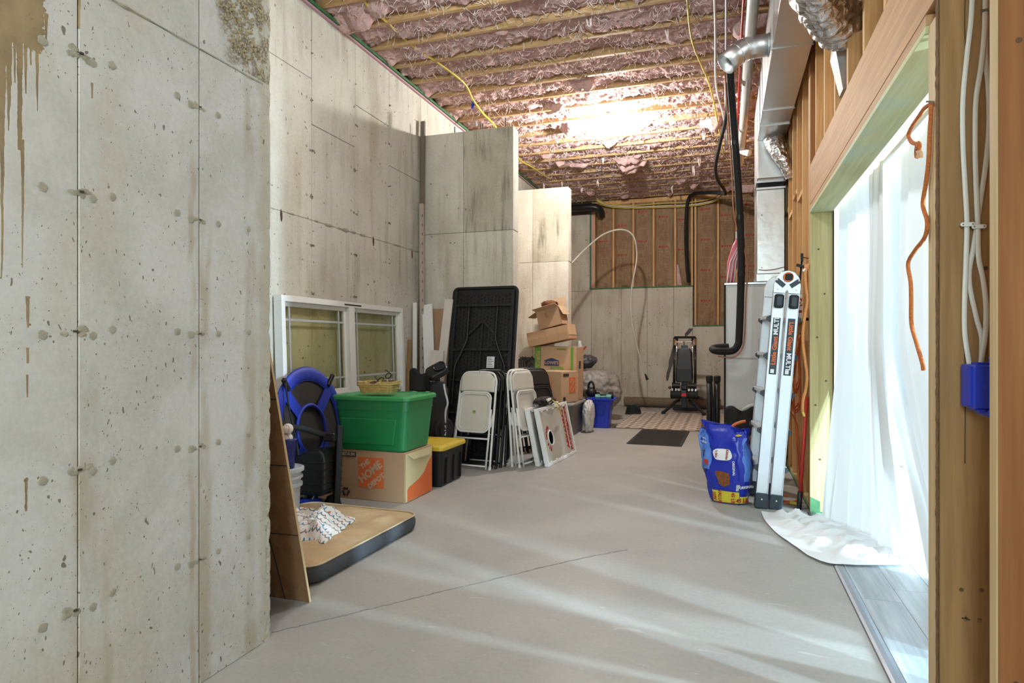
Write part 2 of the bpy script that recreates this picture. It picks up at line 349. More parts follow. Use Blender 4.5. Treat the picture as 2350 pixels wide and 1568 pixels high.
BOOT = metal('boot_steel', (.5,.5,.5), .6)
BLU = mat('blue_fabric', (.012,.035,.36), .55, var=.12, scale=10)
BLUP = mat('blue_plastic', (.015,.04,.48), .35)
GREYP = mat('grey_plastic', (.115,.115,.115), .45)
LGREY = mat('pale_grey_plastic', (.50,.53,.56), .4)
RED = mat('red_print', (.40,.012,.012), .5)
REDP = mat('red_plastic', (.5,.03,.02), .4)
LGRNI = mat('lime_ink', (.14,.30,.03), .7)
NAVY = mat('navy_ink', (.025,.05,.16), .7)
INKW = mat('white_ink', (.85,.85,.85), .6, var=.02)
CARPET = mat('brown_carpet_backing', (.17,.125,.085), .95, var=.3, scale=60, bmp=.8, bscale=90)
BAGG = crinkle('grey_trash_bag_plastic', (.27,.25,.225), 6, .42, 0, .9)
BAGB = crinkle('black_trash_bag_plastic', (.012,.012,.011), 7, .3, 0, .6)
BAGW = crinkle('thin_white_bag_plastic', (.62,.61,.60), 10, .4, 0, .6)
FURN = mat('grey_cabinet_enamel', (.56,.545,.53), .42, metal=.25, var=.04, scale=2)
HANK = mat('pale_orange_rope', (.66,.27,.08), .7, var=.2, scale=90, bmp=.5, bscale=150)
ROPE = mat('orange_rope', (.52,.15,.035), .8, var=.3, scale=120, bmp=.8, bscale=200)
CORD = mat('orange_cord_vinyl', (.55,.11,.02), .45)
YWIRE = mat('yellow_wire', (.66,.50,.07), .5)
WWIRE = mat('white_wire', (.78,.75,.69), .45, var=.02)
COPPER = mat('copper_line', (.36,.16,.09), .45, metal=.6)
REBAR = mat('rebar_steel', (.19,.16,.13), .7, var=.2)
ALU = metal('ladder_aluminium', (.80,.84,.88), .38, .04)
NAVYP = mat('dark_slate_plastic', (.035,.05,.065), .5)
TANBED = mat('tan_plush', (.50,.36,.205), .95, var=.16, scale=7, bmp=.5, bscale=70)
GREYBED = crinkle('charcoal_bed_cloth', (.065,.068,.078), 9, .85, 0, .35)
WICK = mat('wicker', (.52,.37,.13), .8, var=.35, scale=40, bmp=.6)
RUBBER = mat('black_rubber', (.03,.027,.024), .85, bmp=.6, bscale=110)

def osb(name):
    m, nt, b = _new(name); vo = nd(nt, 'TexVoronoi', Vector=coords(nt, (22, 60, 16)), Scale=1.0)
    f = noise(nt, coords(nt, (30, 8, 60)), 1.0, 4); base = mixc(nt, f, (.20,.105,.05), (.31,.175,.085))
    s = nd(nt, 'SeparateColor', Color=vo.outputs['Color'])
    nt.links.new(mixc(nt, math_(nt, 'MULTIPLY', s.outputs[0], .55), base, (.19,.09,.04)), b.inputs['Base Color']); b.inputs['Roughness'].default_value = .8
    bump(nt, b, vo.outputs['Distance'], .3, .004); return m
OSB = osb('oriented_strand_board')
def insulation():
    m, nt, b = _new('pink_fibreglass'); v = coords(nt)
    n1 = noise(nt, v, 6, 6, .65, 1.5); n2 = noise(nt, coords(nt, (1,1,2)), 26, 7, .72, 2.2)
    rid = math_(nt, 'ABSOLUTE', math_(nt, 'SUBTRACT', n2, .5)); wisp = math_(nt, 'SUBTRACT', 1.0, step(nt, rid, .0, .06))
    base = mixc(nt, step(nt, n1, .3, .7), (.60,.29,.265), (.76,.47,.44))
    base = mixc(nt, math_(nt, 'MULTIPLY', wisp, .6), base, (.95,.88,.86))
    nt.links.new(base, b.inputs['Base Color']); b.inputs['Roughness'].default_value = .95; b.inputs['Specular IOR Level'].default_value = .1
    bump(nt, b, math_(nt, 'ADD', n1, math_(nt, 'MULTIPLY', n2, .8)), .7, .03); return m
INS = insulation()
WISP = mat('fibreglass_wisp', (.86,.70,.68), .9, var=.1, scale=30)
def kraft():
    m, nt, b = _new('kraft_paper'); v = coords(nt)
    n1 = noise(nt, coords(nt, (7, 7, 2.5), True), 1.3, 6, .6, 2.0); base = mixc(nt, step(nt, n1, .3, .7), (.25,.145,.07), (.35,.22,.12))
    nt.links.new(base, b.inputs['Base Color']); b.inputs['Roughness'].default_value = .6
    bump(nt, b, n1, .9, .03); return m
KRAFT = kraft()
KRED = mat('kraft_red_print', (.42,.04,.02), .7)
KBRN = mat('kraft_brown_print', (.24,.075,.035), .7)
def floor_mat():
    m, nt, b = _new('sealed_concrete_floor'); v = coords(nt)
    base = mixc(nt, step(nt, noise(nt, v, .9, 6, .6, .5), .35, .65), (.345,.335,.315), (.41,.395,.37))
    base = mixc(nt, math_(nt, 'MULTIPLY', step(nt, noise(nt, v, 3.1, 5), .58, .72), .3), base, (.46,.39,.30))
    fine = noise(nt, v, 45, 6, .7); base = mixc(nt, .14, base, ramp(nt, fine, [(.3,(.25,.25,.25)),(.7,(.75,.75,.75))]), 'OVERLAY')
    sp = step(nt, noise(nt, v, 7.5, 3), .70, .73); base = mixc(nt, math_(nt, 'MULTIPLY', sp, .45), base, (.36,.31,.22))
    sc = step(nt, noise(nt, coords(nt, (3, 14, 1)), 2.0, 4, .6, 1.0), .66, .72); base = mixc(nt, math_(nt, 'MULTIPLY', sc, .3), base, (.68,.67,.64))
    nt.links.new(base, b.inputs['Base Color'])
    nt.links.new(math_(nt, 'ADD', math_(nt, 'MULTIPLY', noise(nt, v, 4, 4), .25), .38), b.inputs['Roughness'])
    b.inputs['Specular IOR Level'].default_value = .35; bump(nt, b, math_(nt, 'ADD', noise(nt, v, 3, 4), math_(nt, 'MULTIPLY', fine, .3)), .12, .01); return m
FLOORM = floor_mat()
VINYL = wood('grey_vinyl_plank', (.31,.35,.38), (.43,.47,.50), 1, .8, .4, knots=.0)
STRIP = metal('grey_transition_strip', (.34,.36,.40), .4, .06)
def curtain_mat(nm='white_curtain_cloth', fac=.12):
    m, nt, b = _new(nm); v = coords(nt)
    col = mixc(nt, noise(nt, v, 2, 3), (.86,.87,.88), (.93,.93,.93))
    d = nd(nt, 'BsdfDiffuse', Color=col); t = nd(nt, 'BsdfTranslucent', Color=col); mx = nd(nt, 'MixShader', Fac=fac)
    nt.links.new(d.outputs[0], mx.inputs[1]); nt.links.new(t.outputs[0], mx.inputs[2])
    nt.links.new(mx.outputs[0], nt.nodes['Material Output'].inputs[0]); nt.nodes.remove(b); return m
CURT = curtain_mat(); CURT2 = curtain_mat('double_curtain_cloth', .06)
def glass_mat(name, tint):
    m, nt, b = _new(name); nt.nodes.remove(b)
    tr = nd(nt, 'BsdfTransparent', Color=c4(tint)); gl = nd(nt, 'BsdfGlossy', Roughness=.03); lw = nd(nt, 'LayerWeight', Blend=.35); fr = math_(nt, 'ADD', math_(nt, 'MULTIPLY', math_(nt, 'POWER', lw.outputs['Facing'], 3.0), .45), .04)
    mx = nd(nt, 'MixShader', Fac=fr); nt.links.new(tr.outputs[0], mx.inputs[1]); nt.links.new(gl.outputs[0], mx.inputs[2])
    nt.links.new(mx.outputs[0], nt.nodes['Material Output'].inputs[0]); return m
GLASS = glass_mat('window_glass', (.92,.93,.82)); CLEAR = glass_mat('clear_plastic', (.88,.9,.92))
def blanket_mat():
    m, nt, b = _new('zigzag_print_fleece')
    tc = nd(nt, 'TexCoord'); s = nd(nt, 'SeparateXYZ', Vector=tc.outputs['UV'])
    u, v = s.outputs[0], s.outputs[1]
    zig = math_(nt, 'ABSOLUTE', math_(nt, 'SUBTRACT', math_(nt, 'FRACT', math_(nt, 'MULTIPLY', u, 26.0)), .5))
    ph = math_(nt, 'FRACT', math_(nt, 'ADD', math_(nt, 'MULTIPLY', v, 9.0), math_(nt, 'MULTIPLY', zig, .45)))
    line = math_(nt, 'LESS_THAN', ph, .17); base = mixc(nt, line, (.74,.71,.67), (.16,.16,.19))
    du = math_(nt, 'ABSOLUTE', math_(nt, 'SUBTRACT', math_(nt, 'FRACT', math_(nt, 'MULTIPLY', u, 26.0)), .5))
    dv = math_(nt, 'ABSOLUTE', math_(nt, 'SUBTRACT', math_(nt, 'FRACT', math_(nt, 'ADD', math_(nt, 'MULTIPLY', v, 9.0), .32)), .5))
    dia = math_(nt, 'LESS_THAN', math_(nt, 'ADD', du, math_(nt, 'MULTIPLY', dv, 1.0)), .2)
    par = math_(nt, 'LESS_THAN', math_(nt, 'FRACT', math_(nt, 'MULTIPLY', math_(nt, 'FLOOR', math_(nt, 'MULTIPLY', u, 26.0)), .334)), .3)
    base = mixc(nt, dia, base, mixc(nt, par, (.03,.25,.36), (.45,.16,.12)))
    nt.links.new(base, b.inputs['Base Color']); b.inputs['Roughness'].default_value = .95; return m
BLANK = blanket_mat()
def rug_mat():
    m, nt, b = _new('trellis_rug_weave'); tc = nd(nt, 'TexCoord'); s = nd(nt, 'SeparateXYZ', Vector=tc.outputs['Object'])
    def wob(a, k): return math_(nt, 'FRACT', math_(nt, 'MULTIPLY', a, k))
    a = math_(nt, 'SINE', math_(nt, 'MULTIPLY', s.outputs[0], 2*pi/.40)); c = math_(nt, 'SINE', math_(nt, 'MULTIPLY', s.outputs[1], 2*pi/.40))
    f = math_(nt, 'ABSOLUTE', math_(nt, 'ADD', a, c)); g = math_(nt, 'ABSOLUTE', math_(nt, 'SUBTRACT', a, c))
    line = math_(nt, 'MAXIMUM', math_(nt, 'LESS_THAN', f, .42), math_(nt, 'LESS_THAN', g, .42))
    base = mixc(nt, line, (.16,.125,.10), (.60,.52,.43)); nt.links.new(base, b.inputs['Base Color']); b.inputs['Roughness'].default_value = .95
    bump(nt, b, noise(nt, tc.outputs['Object'], 150), .4, .003); return m
RUGM = rug_mat()
# ================================================================== THE SETTING
ZC = 4.2; XL = -3.4; XN = -1.83; XR = .6; YB = 13.0
def panels(core, axis, pos, sgn, cols, rows_of, material, depth=.03, gap=.0042, prd=.003):
    for i in range(len(cols)-1):
        rows = rows_of(i)
        for j in range(len(rows)-1):
            a, b, z0, z1 = cols[i]+gap/2, cols[i+1]-gap/2, rows[j]+(gap/2 if j else 0), rows[j+1]-gap/2
            p = pos+sgn*random.uniform(-.0003, prd); q = pos-sgn*depth; mm = material(i, j)
            lo, hi = min(p, q), max(p, q)
            if axis == 0: box('concrete_panel', lo, hi, a, b, z0, z1, mm, core, bevel=.003)
            else: box('concrete_panel', a, b, lo, hi, z0, z1, mm, core, bevel=.003)
# floor
fo = struct(box('floor', -3.7, .625, -3.3, 13.2, -.15, 0, FLOORM))
cr = M(); a0 = fl(625, 1452); pts = [(625,1452),(700,1434),(790,1413),(900,1386),(1010,1359),(1120,1334),(1230,1306),(1330,1283),(1440,1262)]
P = [fl(*p) for p in pts]
for a, b in zip(P, P[1:]):
    n_ = 6
    for k in range(n_):
        p = a.lerp(b, k/n_); q = a.lerp(b, (k+1)/n_); j = .004
        cr.beam(p+Vector((random.uniform(-j,j), random.uniform(-j,j), .0004)), q+Vector((random.uniform(-j,j), random.uniform(-j,j), .0004)), .005+.006*random.random()**2, .0008)
cr.build('control_crack', mat('floor_crack_grey', (.19,.19,.20), .9), fo)
fv = struct(box('floor_next_room', .625, 5.5, -2.5, 9, -.15, 0, mat('vinyl_underlay', (.35,.37,.39), .6)))
for i in range(13):
    off = random.uniform(-1.1, 0)
    for k in range(7):
        y0 = -.5+off+1.2*k
        if y0 > 7.2: continue
        box('vinyl_plank', .63+.178*i, .63+.178*(i+1)-.0009, y0, y0+1.199, 0, .006+random.uniform(0,.0006), VINYL, fv, bevel=.0012)
M().loft([[(x,y,z) for x,z in ((.574,0),(.578,.006),(.59,.011),(.61,.012),(.624,.010),(.630,.004),(.630,0))] for y in (-1, 5.15)]).build('trim_1', STRIP, smooth=False, kind='structure')
# near wall
wn = struct(box('wall_near_left', XL, XN-.010, -3.2, 2.20, 0, ZC+.25, JOINT))
cn = [-3.2,-2.3,-1.84,-1.38,-.92,-.46,0,.46,.918,1.378,1.838,2.195]
panels(wn, 0, XN, 1, cn, lambda i: [0, 2.335, ZC], lambda i, j: CW, .03, .003, .0012)
def corner(u, v):
    prof = [(-1.845,2.14),(-1.8325,2.16),(-1.829,2.19),(-1.829,2.212),(-1.834,2.228),(-1.85,2.238),(-1.88,2.242),(-1.95,2.242),(-2.3,2.242),(-3.39,2.242)]
    k = u*(len(prof)-1); i = min(int(k), len(prof)-2); t = k-i
    x = prof[i][0]*(1-t)+prof[i+1][0]*t; y = prof[i][1]*(1-t)+prof[i+1][1]*t; z = v*ZC
    low = 1.0 if z < 1.15 else .45
    e = math.exp(-((y-2.225)/.05)**2)*low if x > -1.96 else .15
    n = fbm((x*14, y*14, z*9), 5)*.5+fbm((x*5+3, y*5, z*16), 4)*.5
    f = n*.03*e
    return (x-abs(f)*.4-max(0, f)*.3, y+f*.9-.004, z)
M().grid(46, 420, corner).build('corner_edge', CW, wn, smooth=False)
def plug(par, y, z, r, x=XN, mm=None):
    m = M(); n = 12
    ring = lambda rad, dx: [(x+dx, y+rad*cos(2*pi*k/n)*(1+.15*sin(3*k+z*9)), z+rad*sin(2*pi*k/n)*(1+.12*cos(2*k+y*9))) for k in range(n)]
    m.loft([ring(r, -.003), ring(r*.99, .0019), ring(r*.85, .0026)][:: 1], cap0=False); return m.build('tie_plug', mm or PLUG, par, smooth=True)
def tie(par, y, z, s, x=XN):
    m = M()
    for k in range(5):
        m.ball((x, y+random.uniform(-1,1)*s, z+random.uniform(-.35,.35)*s), .0026, s*random.uniform(.3,.6), s*random.uniform(.2,.38), 10, 7, fn=lambda d: 1+.35*fbm((d*4)+Vector((y*9,z*7,k)), 3))
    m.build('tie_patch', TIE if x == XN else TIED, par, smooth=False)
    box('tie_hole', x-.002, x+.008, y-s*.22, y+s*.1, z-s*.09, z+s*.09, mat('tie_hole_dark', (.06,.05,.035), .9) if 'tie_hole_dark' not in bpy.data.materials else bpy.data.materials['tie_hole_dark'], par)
for z in (.46,.875,1.288,1.706,2.12): 
    tie(wn, 1.378+random.uniform(-.01,.01), z, .034); plug(wn, 1.378-.105, z-.012, .014); plug(wn, 1.378+.11, z+.008, .013); plug(wn, 1.378+.045, z-.012, .013)
    tie(wn, 1.838, z, .022); plug(wn, 1.838-.10, z+.006, .013); plug(wn, 1.838+.09, z+.002, .012); plug(wn, 1.838-.04, z-.004, .015); plug(wn, 2.09, z+.01, .011)
for z in (2.55, 2.97, 3.4): tie(wn, 1.838, z, .022)
# cold-joint lip, honeycombed aggregate and brown stains on the near wall
def lip(x, y0, y1, z, r0, n, par):
    ys = [y0+(y1-y0)*k/n for k in range(n+1)]
    M().tube([(x-.001, y, z+.003*fbm((0,y*7,z),3)) for y in ys], [max(.0006, r0*(.45+1.3*fbm((y*9,3,z),4)+.5*fbm((y*30,1,0),2))) for y in ys], 6).build('cold_joint_lip', TIE, par)
lip(XN, .9, 2.2, 2.335, .0055, 260, wn)
m = M()
for k in range(1300):
    y = 1.87+.30*random.random()**.8; zmax = 2.34+.75; z = 2.37+(zmax-2.37)*random.random()
    if y+.45*z < 3.06+.03*random.random() or fbm((0,y*9,z*9),3) < -.12: continue
    s = random.uniform(.0025, .0075)
    m.ball((XN+.001, y, z), s*.8, s, s*.9, 6, 4, fn=lambda d: 1+.4*fbm(d*2.5+Vector((k,0,0)), 2))
m.build('exposed_aggregate', mat('aggregate_brown', (.40,.33,.20), .95, var=.35, scale=60), wn, kind='stuff')
# recessed left wall
wl = struct(box('wall_left', XL-.2, XL-.008, 2.2, 13.2, 0, ZC+.28, JOINT))
cl = [2.24,3.35,4.0,4.65,5.33,5.98,6.71,7.4,8.1,8.75,9.4,10.6,11.8,13.0]
hi = {2:3.55,3:3.157,4:3.57,5:3.155,6:3.55,7:3.2}
panels(wl, 0, XL, 1, cl, lambda i: [0, 2.325]+([hi[i]] if i in hi else [])+[ZC], lambda i, j: CL)
lip(XL, 3.9, 6.71, 2.325, .012, 260, wl)
for y in (4.65, 5.33, 5.98):
    for z in (1.70, 2.115, 2.53, 2.95, 3.37, 3.79):
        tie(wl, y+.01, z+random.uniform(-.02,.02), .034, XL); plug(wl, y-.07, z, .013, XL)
for y, z in ((4.25,2.29),(5.66,2.30),(6.5,2.28)):
    M().ball((XL, y, z), .012, .012, .05, 8, 6, fn=lambda d: 1+.3*fbm(d*3, 2)).build('rust_tie', mat('rust_brown', (.10,.045,.02), .9), wl)
box('sill_seal', XL+.001, XL+.05, 2.25, 13.0, ZC-.028, ZC-.002, GREEN, wl); box('sill_foam', XL+.001, XL+.03, 2.25, 13.0, ZC-.045, ZC-.028, PINKFOAM, wl)
# two buttress walls
def buttress(name, y0, x1, zt, xj, zj):
    w_ = struct(box(name, XL, x1-.008, y0+.008, y0+.2, 0, zt-.004, JOINT))
    panels(w_, 1, y0, -1, [XL+.004, xj, x1], lambda i: [0, zj, zt], lambda i, j: CM if (i == 1 and j == 1) else CF)
    for z0, z1 in ((0, zj-.003), (zj+.003, zt)): box('end_panel', x1-.02, x1, y0+.004, y0+.2, z0, z1, CL, w_, bevel=.006)
    box('top_cap', XL+.01, x1-.004, y0+.004, y0+.2, zt-.02, zt+.001, CL, w_)
    for x in (XL+.4, XL+.75, x1-.42, x1-.12): M().tube([(x, y0+.1, zt-.02), (x+random.uniform(-.01,.01), y0+.1, zt+random.uniform(.08,.15))], .008, 6).build('rebar_stub', REBAR, w_)
    return w_
w1 = buttress('wall_buttress_near', 6.71, -2.25, 3.69, -2.85, 2.53)
w2 = buttress('wall_buttress_far', 9.3, -2.24, 3.62, -2.80, 2.50)
# back wall : concrete step wall, framed infill above
wb = struct(box('wall_back', -3.6, .9, YB+.13, YB+.3, 0, 4.5, JOINT))
XA, XS = -2.64, -.612
panels(wb, 1, YB, -1, [XL+.004, XA], lambda i: [0, 2.35, 3.95], lambda i, j: CB, .13)
panels(wb, 1, YB, -1, [XA, -2.02, -1.50, -.98, XS], lambda i: [0, 2.385], lambda i, j: CB, .13)
panels(wb, 1, YB, -1, [XS, .0, .74], lambda i: [0, 1.60], lambda i, j: CB, .13)
for x0, x1, z in ((XA, XS, 2.385), (XS, .74, 1.60)): box('sill_seal', x0, x1, YB-.012, YB+.12, z, z+.025, GREEN, wb)
box('sill_seal', XA-.035, XA, YB-.012, YB+.05, 2.385, 4.0, GREEN, wb); box('sill_foam', XA, XA+.04, YB-.005, YB+.05, 2.41, 4.0, PINKFOAM, wb)
box('stud', XA+.04, XA+.078, YB, YB+.12, 2.41, 4.1, STUD, wb)
sx = [at(p, 600, YB).x for p in (1407.7, 1453.6, 1500, 1549.7)]
bsx = [XA+.078]+sx+[at(1590, 600, YB).x]
for x in sx: box('stud', x-.019, x+.019, YB-.004, YB+.12, 2.41, 4.12, STUD, wb)
s2 = [at(p, 600, YB).x for p in (1588, 1596, 1648, 1690)]
for k, x in enumerate(s2): box('stud', x-.019, x+.019, YB-.004, YB+.12, 1.625 if k else 2.41, 4.12, STUD, wb)
box('top_plate', XA, .74, YB-.004, YB+.12, 4.12, 4.2, STUD, wb)
def streak(px):
    L = []; Rr = []
    for k, (x, y, w_) in enumerate(px):
        L.append(at(x-w_/2+1.5*fbm((k*.7,y*.1,0),2), y, YB-.006)); Rr.append(at(x+w_/2+1.5*fbm((k*.9,y*.1,4),2), y, YB-.006))
    n = len(px); M().add(L+Rr, [(i, i+1, n+i+1, n+i) for i in range(n-1)]).build('tar_streak', mat('tar_grey', (.10,.09,.075), .8, var=.3, scale=20) if 'tar_grey' not in bpy.data.materials else bpy.data.materials['tar_grey'], wb)
streak([(1586,754,9),(1582,760,11),(1577,766,10),(1573,774,4)]); streak([(1547,793,5),(1545,805,8),(1542,818,7),(1541,828,11),(1538,842,8),(1534,856,8),(1531,868,7),(1531,874,4)])
pm = M()
def qd(mm, x0, x1, z0, z1, mi): mm.add([(x0,0,z0),(x1,0,z0),(x1,0,z1),(x0,0,z1)], [(0,1,2,3)], mi)
qd(pm, -.105, -.06, .27, .315, 0)
for a, b in ((-.04,-.03),(-.03,-.012),(.0,.016),(.03,.036),(.045,.06),(.062,.075)): qd(pm, a, b, .275, .308, 0)
for a, b, c, d in ((-.115,.115,.225,.229),(-.115,.115,-.045,-.041),(-.115,-.111,-.045,.229),(.111,.115,-.045,.229)): qd(pm, a, b, c, d, 1)
for k in range(7): qd(pm, -.09+.01*(k%3), .09-.012*(k%2), -.02+.03*k, -.012+.03*k, 1)
for k in range(4): qd(pm, -.09, .09-.03*(k%2), -.085-.03*k, -.080-.03*k, 1)
pm.add([(-.02,0,.20),(.02,0,.20),(0,0,.222)], [(0,1,2)], 1)
PRINT = pm.build('batt_print', [KRED, KBRN], wb); pmesh = PRINT.data; bpy.data.objects.remove(PRINT)
def batt(x0, x1, z0, z1, seed):
    def f(u, v):
        x = x0+(x1-x0)*u; z = z0+(z1-z0)*v
        e = 1-(2*u-1)**6; lowc = math.exp(-v*9)
        return (x, YB+.06-.045*e*min(1, v*8+.2)-.022*fbm((x*5+seed, z*2.5, seed), 4)-.05*lowc*fbm((x*9, z*9, seed), 3)*e, z)
    o = M().grid(14, 70, f).build('kraft_batt', KRAFT, wb, smooth=True)
    z = z1-.25-.4*random.random()
    while z > z0+.2 and x1-x0 > .25:
        p = bpy.data.objects.new('batt_print', pmesh); COL.objects.link(p); p.parent = o; p.location = ((x0+x1)/2-.01, YB-.014, z-.1); p['kind'] = 'thing'; z -= .60
        p.modifiers.new('w', 'SHRINKWRAP').target = o; p.modifiers['w'].offset = .004; p.modifiers['w'].wrap_method = 'PROJECT'; p.modifiers['w'].use_project_y = True; p.modifiers['w'].use_negative_direction = True; p.modifiers['w'].use_positive_direction = True
        if 'kind' in p: del p['kind']
for k in range(5): batt(bsx[k]+.019, bsx[k+1]-.019, 2.412, 4.12, k)
batt(s2[1]+.019, s2[2]-.019, 1.627, 4.12, 11); batt(s2[2]+.019, s2[3]-.019, 1.627, 4.12, 12); batt(s2[3]+.019, .72, 1.627, 4.12, 13)
M().grid(8, 16, lambda u, v: (sx[3]+.03+.10*u*(1-v*.7), YB-.03-.03*fbm((u*4, v*5, 2), 3), 2.415+.42*v)).build('pink_batt_edge', INS, wb, smooth=True)
# rear and right shell (behind the camera the room goes on, closed)
for a, b in ((-2.5,-.1),(.7,1.5),(2.1,9)): struct(box('wall_next_room', 5.4, 5.5, a, b, 0, 2.6, WHITE))
struct(box('wall_rear', -3.6, .9, -3.4, -3.2, 0, ZC+.3, CL))
wr = struct(box('wall_right', .742, .757, 5.16, 13.2, 0, 4.5, SHEATH))
box('sheathing', .742, .757, -3.3, 2.285, 0, 4.5, SHEATH, wr); box('sheathing', .742, .757, 2.285, 5.16, 2.3, 4.5, SHEATH, wr)
def stud(y0, y1, z0, z1, mm=STUD): return box('stud', XR, .74, y0, y1, z0, z1, mm, wr, bevel=.002)
stud(1.755, 1.793, 0, ZC-.08, STUDR); box('stud_edge', XR-.004, XR, 1.755, 1.793, 0, ZC-.08, STUDL, wr)
stud(2.18, 2.2165, 0, ZC-.08, STUDB); stud(2.217, 2.2535, 0, 2.24, STUDL); stud(2.254, 2.29, 0, 2.24, STUDL)
def bark(u, v):
    z = v*2.6; wv = .006+.006*fbm((0, 0, z*6), 4)
    return (XR-.003-.004*abs(fbm((u*9, z*22, 1), 3)), 2.178+.022*u+wv*(u-.5), z)
M().grid(5, 240, bark).build('bark_edge', mat('bark_brown', (.17,.085,.035), .95, var=.4, scale=50, bmp=.7), wr)
for y in (1.36,.95,.55,.14,-.27): stud(y, y+.038, 0, ZC-.08)
for k in range(-2, 4): stud(3.66+.406*k, 3.698+.406*k, 2.585, ZC-.08)
stud(5.19, 5.227, 0, ZC-.08, STUDR); stud(5.229, 5.266, 0, ZC-.08, STUD); stud(5.268, 5.304, 0, ZC-.08, STUD)
for k in range(18): stud(5.69+.406*k, 5.728+.406*k, .04, ZC-.08)
box('bottom_plate', XR, .74, 5.304, 13, .004, .04, JAMB, wr); box('sill_seal', XR-.006, .745, 5.145, 13, 0, .012, GREEN, wr)
for z in (ZC-.08, ZC-.04): box('top_plate', XR, .74, -3.2, 13, z, z+.039, STUD, wr)
for k in range(4): box('fire_block', XR+.003, .738, 5.73+.406*k, 6.094+.406*k, 2.50+.10*(k%2), 2.54+.10*(k%2), STUD, wr)
box('header_board', XR-.002, XR+.043, 2.2175, 5.188, 2.291, 2.585, HEAD, wr, bevel=.002)
box('header_board', XR+.045, .738, 2.2175, 5.188, 2.26, 2.585, HEAD, wr)
box('header_bottom_strip', XR-.006, XR+.04, 2.292, 5.188, 2.246, 2.2815, HEAD, wr, bevel=.002)
box('head_jamb', XR-.008, .745, 2.291, 5.15, 2.222, 2.245, JAMBH, wr, bevel=.001)
box('side_jamb', XR-.008, .745, 5.15, 5.172, .012, 2.222, JAMB, wr, bevel=.002)
box('jamb_seam', .745, .750, 5.13, 5.172, 0, 2.24, mat('dark_seam', (.04,.04,.035), .9), wr)
M().add([(XR-.006,5.145,0),(XR+.06,5.145,0),(XR+.06,5.1485,.09),(XR-.006,5.1485,.12)], [(0,1,2,3)]).build('green_paint_foot', GREEN, wr)
for z, dx in ((1.95,.05),(1.62,.09),(1.30,.04),(.98,.10),(.80,.03),(.40,.06)): M().tube([(XR+dx, 5.151, z), (XR+dx, 5.1465, z)], .007, 10).build('jamb_knot', mat('knot_brown', (.13,.07,.03), .8) if 'knot_brown' not in bpy.data.materials else bpy.data.materials['knot_brown'], wr)
INK = mat('lumber_stamp_ink', (.035,.027,.015), .9)
mtxf = lambda x, z, y: Matrix.Translation((x, y, z)) @ Euler((pi/2, 0, 0)).to_matrix().to_4x4()
st = M(); st.T = mtxf(.666, .447, 2.1793)
st.prism([(-.011,-.001),(.011,-.004),(.010,-.001),(.003,.001),(.0045,.004),(.0015,.004),(0,.0085),(-.0015,.004),(-.0045,.004),(-.003,.001),(-.010,.003)], 0, .0005); st.build('lumber_stamp', INK, wr)
for s_, x, z, sz in (('SPF', .70,.449,.008), ('KD HT', .70,.442,.004), ('No.2', .666,.440,.004)): text(s_, sz, INK, wr, None, mtx=mtxf(x, z, 2.1793), name='lumber_stamp', ext=.0002)
for x, z in ((.655,.53),(.705,.535),(.69,1.54),(.715,1.47)): M().tube([(x, 2.1802, z), (x, 2.1785, z)], .006, 12).build('knot', bpy.data.materials['knot_brown'], wr)
for x, z in ((.635,.466),(.69,1.31),(.64,1.95)): M().tube([(x, 1.7552, z), (x, 1.7535, z)], .0065, 12).build('knot', bpy.data.materials['knot_brown'], wr)
m = M(); zz = [(.664+.004*fbm((0,0,z*3),3), 2.1792, z) for z in [.9+.04*k for k in range(40)]]
m.tube(zz, .0011, 4); m.build('drying_crack', INK, wr)
# ceiling : deck, joists, fibreglass between
ce = struct(box('ceiling', -3.6, .9, -3.3, 13.2, ZC+.26, ZC+.3, SHEATH))
JY = [4.73+.43*k for k in range(-18, 20)]
for y in JY:
    if y > -3.1: box('joist', XL+.0, XR+.14, y-.02, y+.02, ZC+.0005, ZC+.26, JOIST, ce)
for y in JY:
    if not (-3.1 < y < 12.9): continue
    y0, y1 = y+.02, y+.41; hi_ = y > 3.9; nu = 300 if hi_ else 60; nv = 20 if hi_ else 8
    def f(u, v, y0=y0, y1=y1):
        x = XL+.03+(XR-XL+.05)*u; yy = y0+(y1-y0)*v; e = (1-(2*v-1)**8)
        big = fbm((x*.9, y0*3.7, 4.2), 3); n = fbm((x*4, yy*4, 1), 5); rg = 1-2*abs(fbm((x*9+n, yy*9, 5), 4))
        left = max(0, 1-(u)*14)
        z = ZC+.088-.050*e-.030*big*e-.036*n*e-.026*max(0, rg)**3*e-.16*max(0, fbm((x*1.7, yy*2.1, 9), 3)-.42)*2*e
        z -= .04*left*abs(fbm((x*7, yy*7, 2), 2))
        return (x, yy+.02*fbm((x*8, yy*8, 3), 3)*e, max(z, ZC-.13))
    m = M().grid(nu, nv, f)
    m.build('insulation_batt', INS, ce, smooth=True)
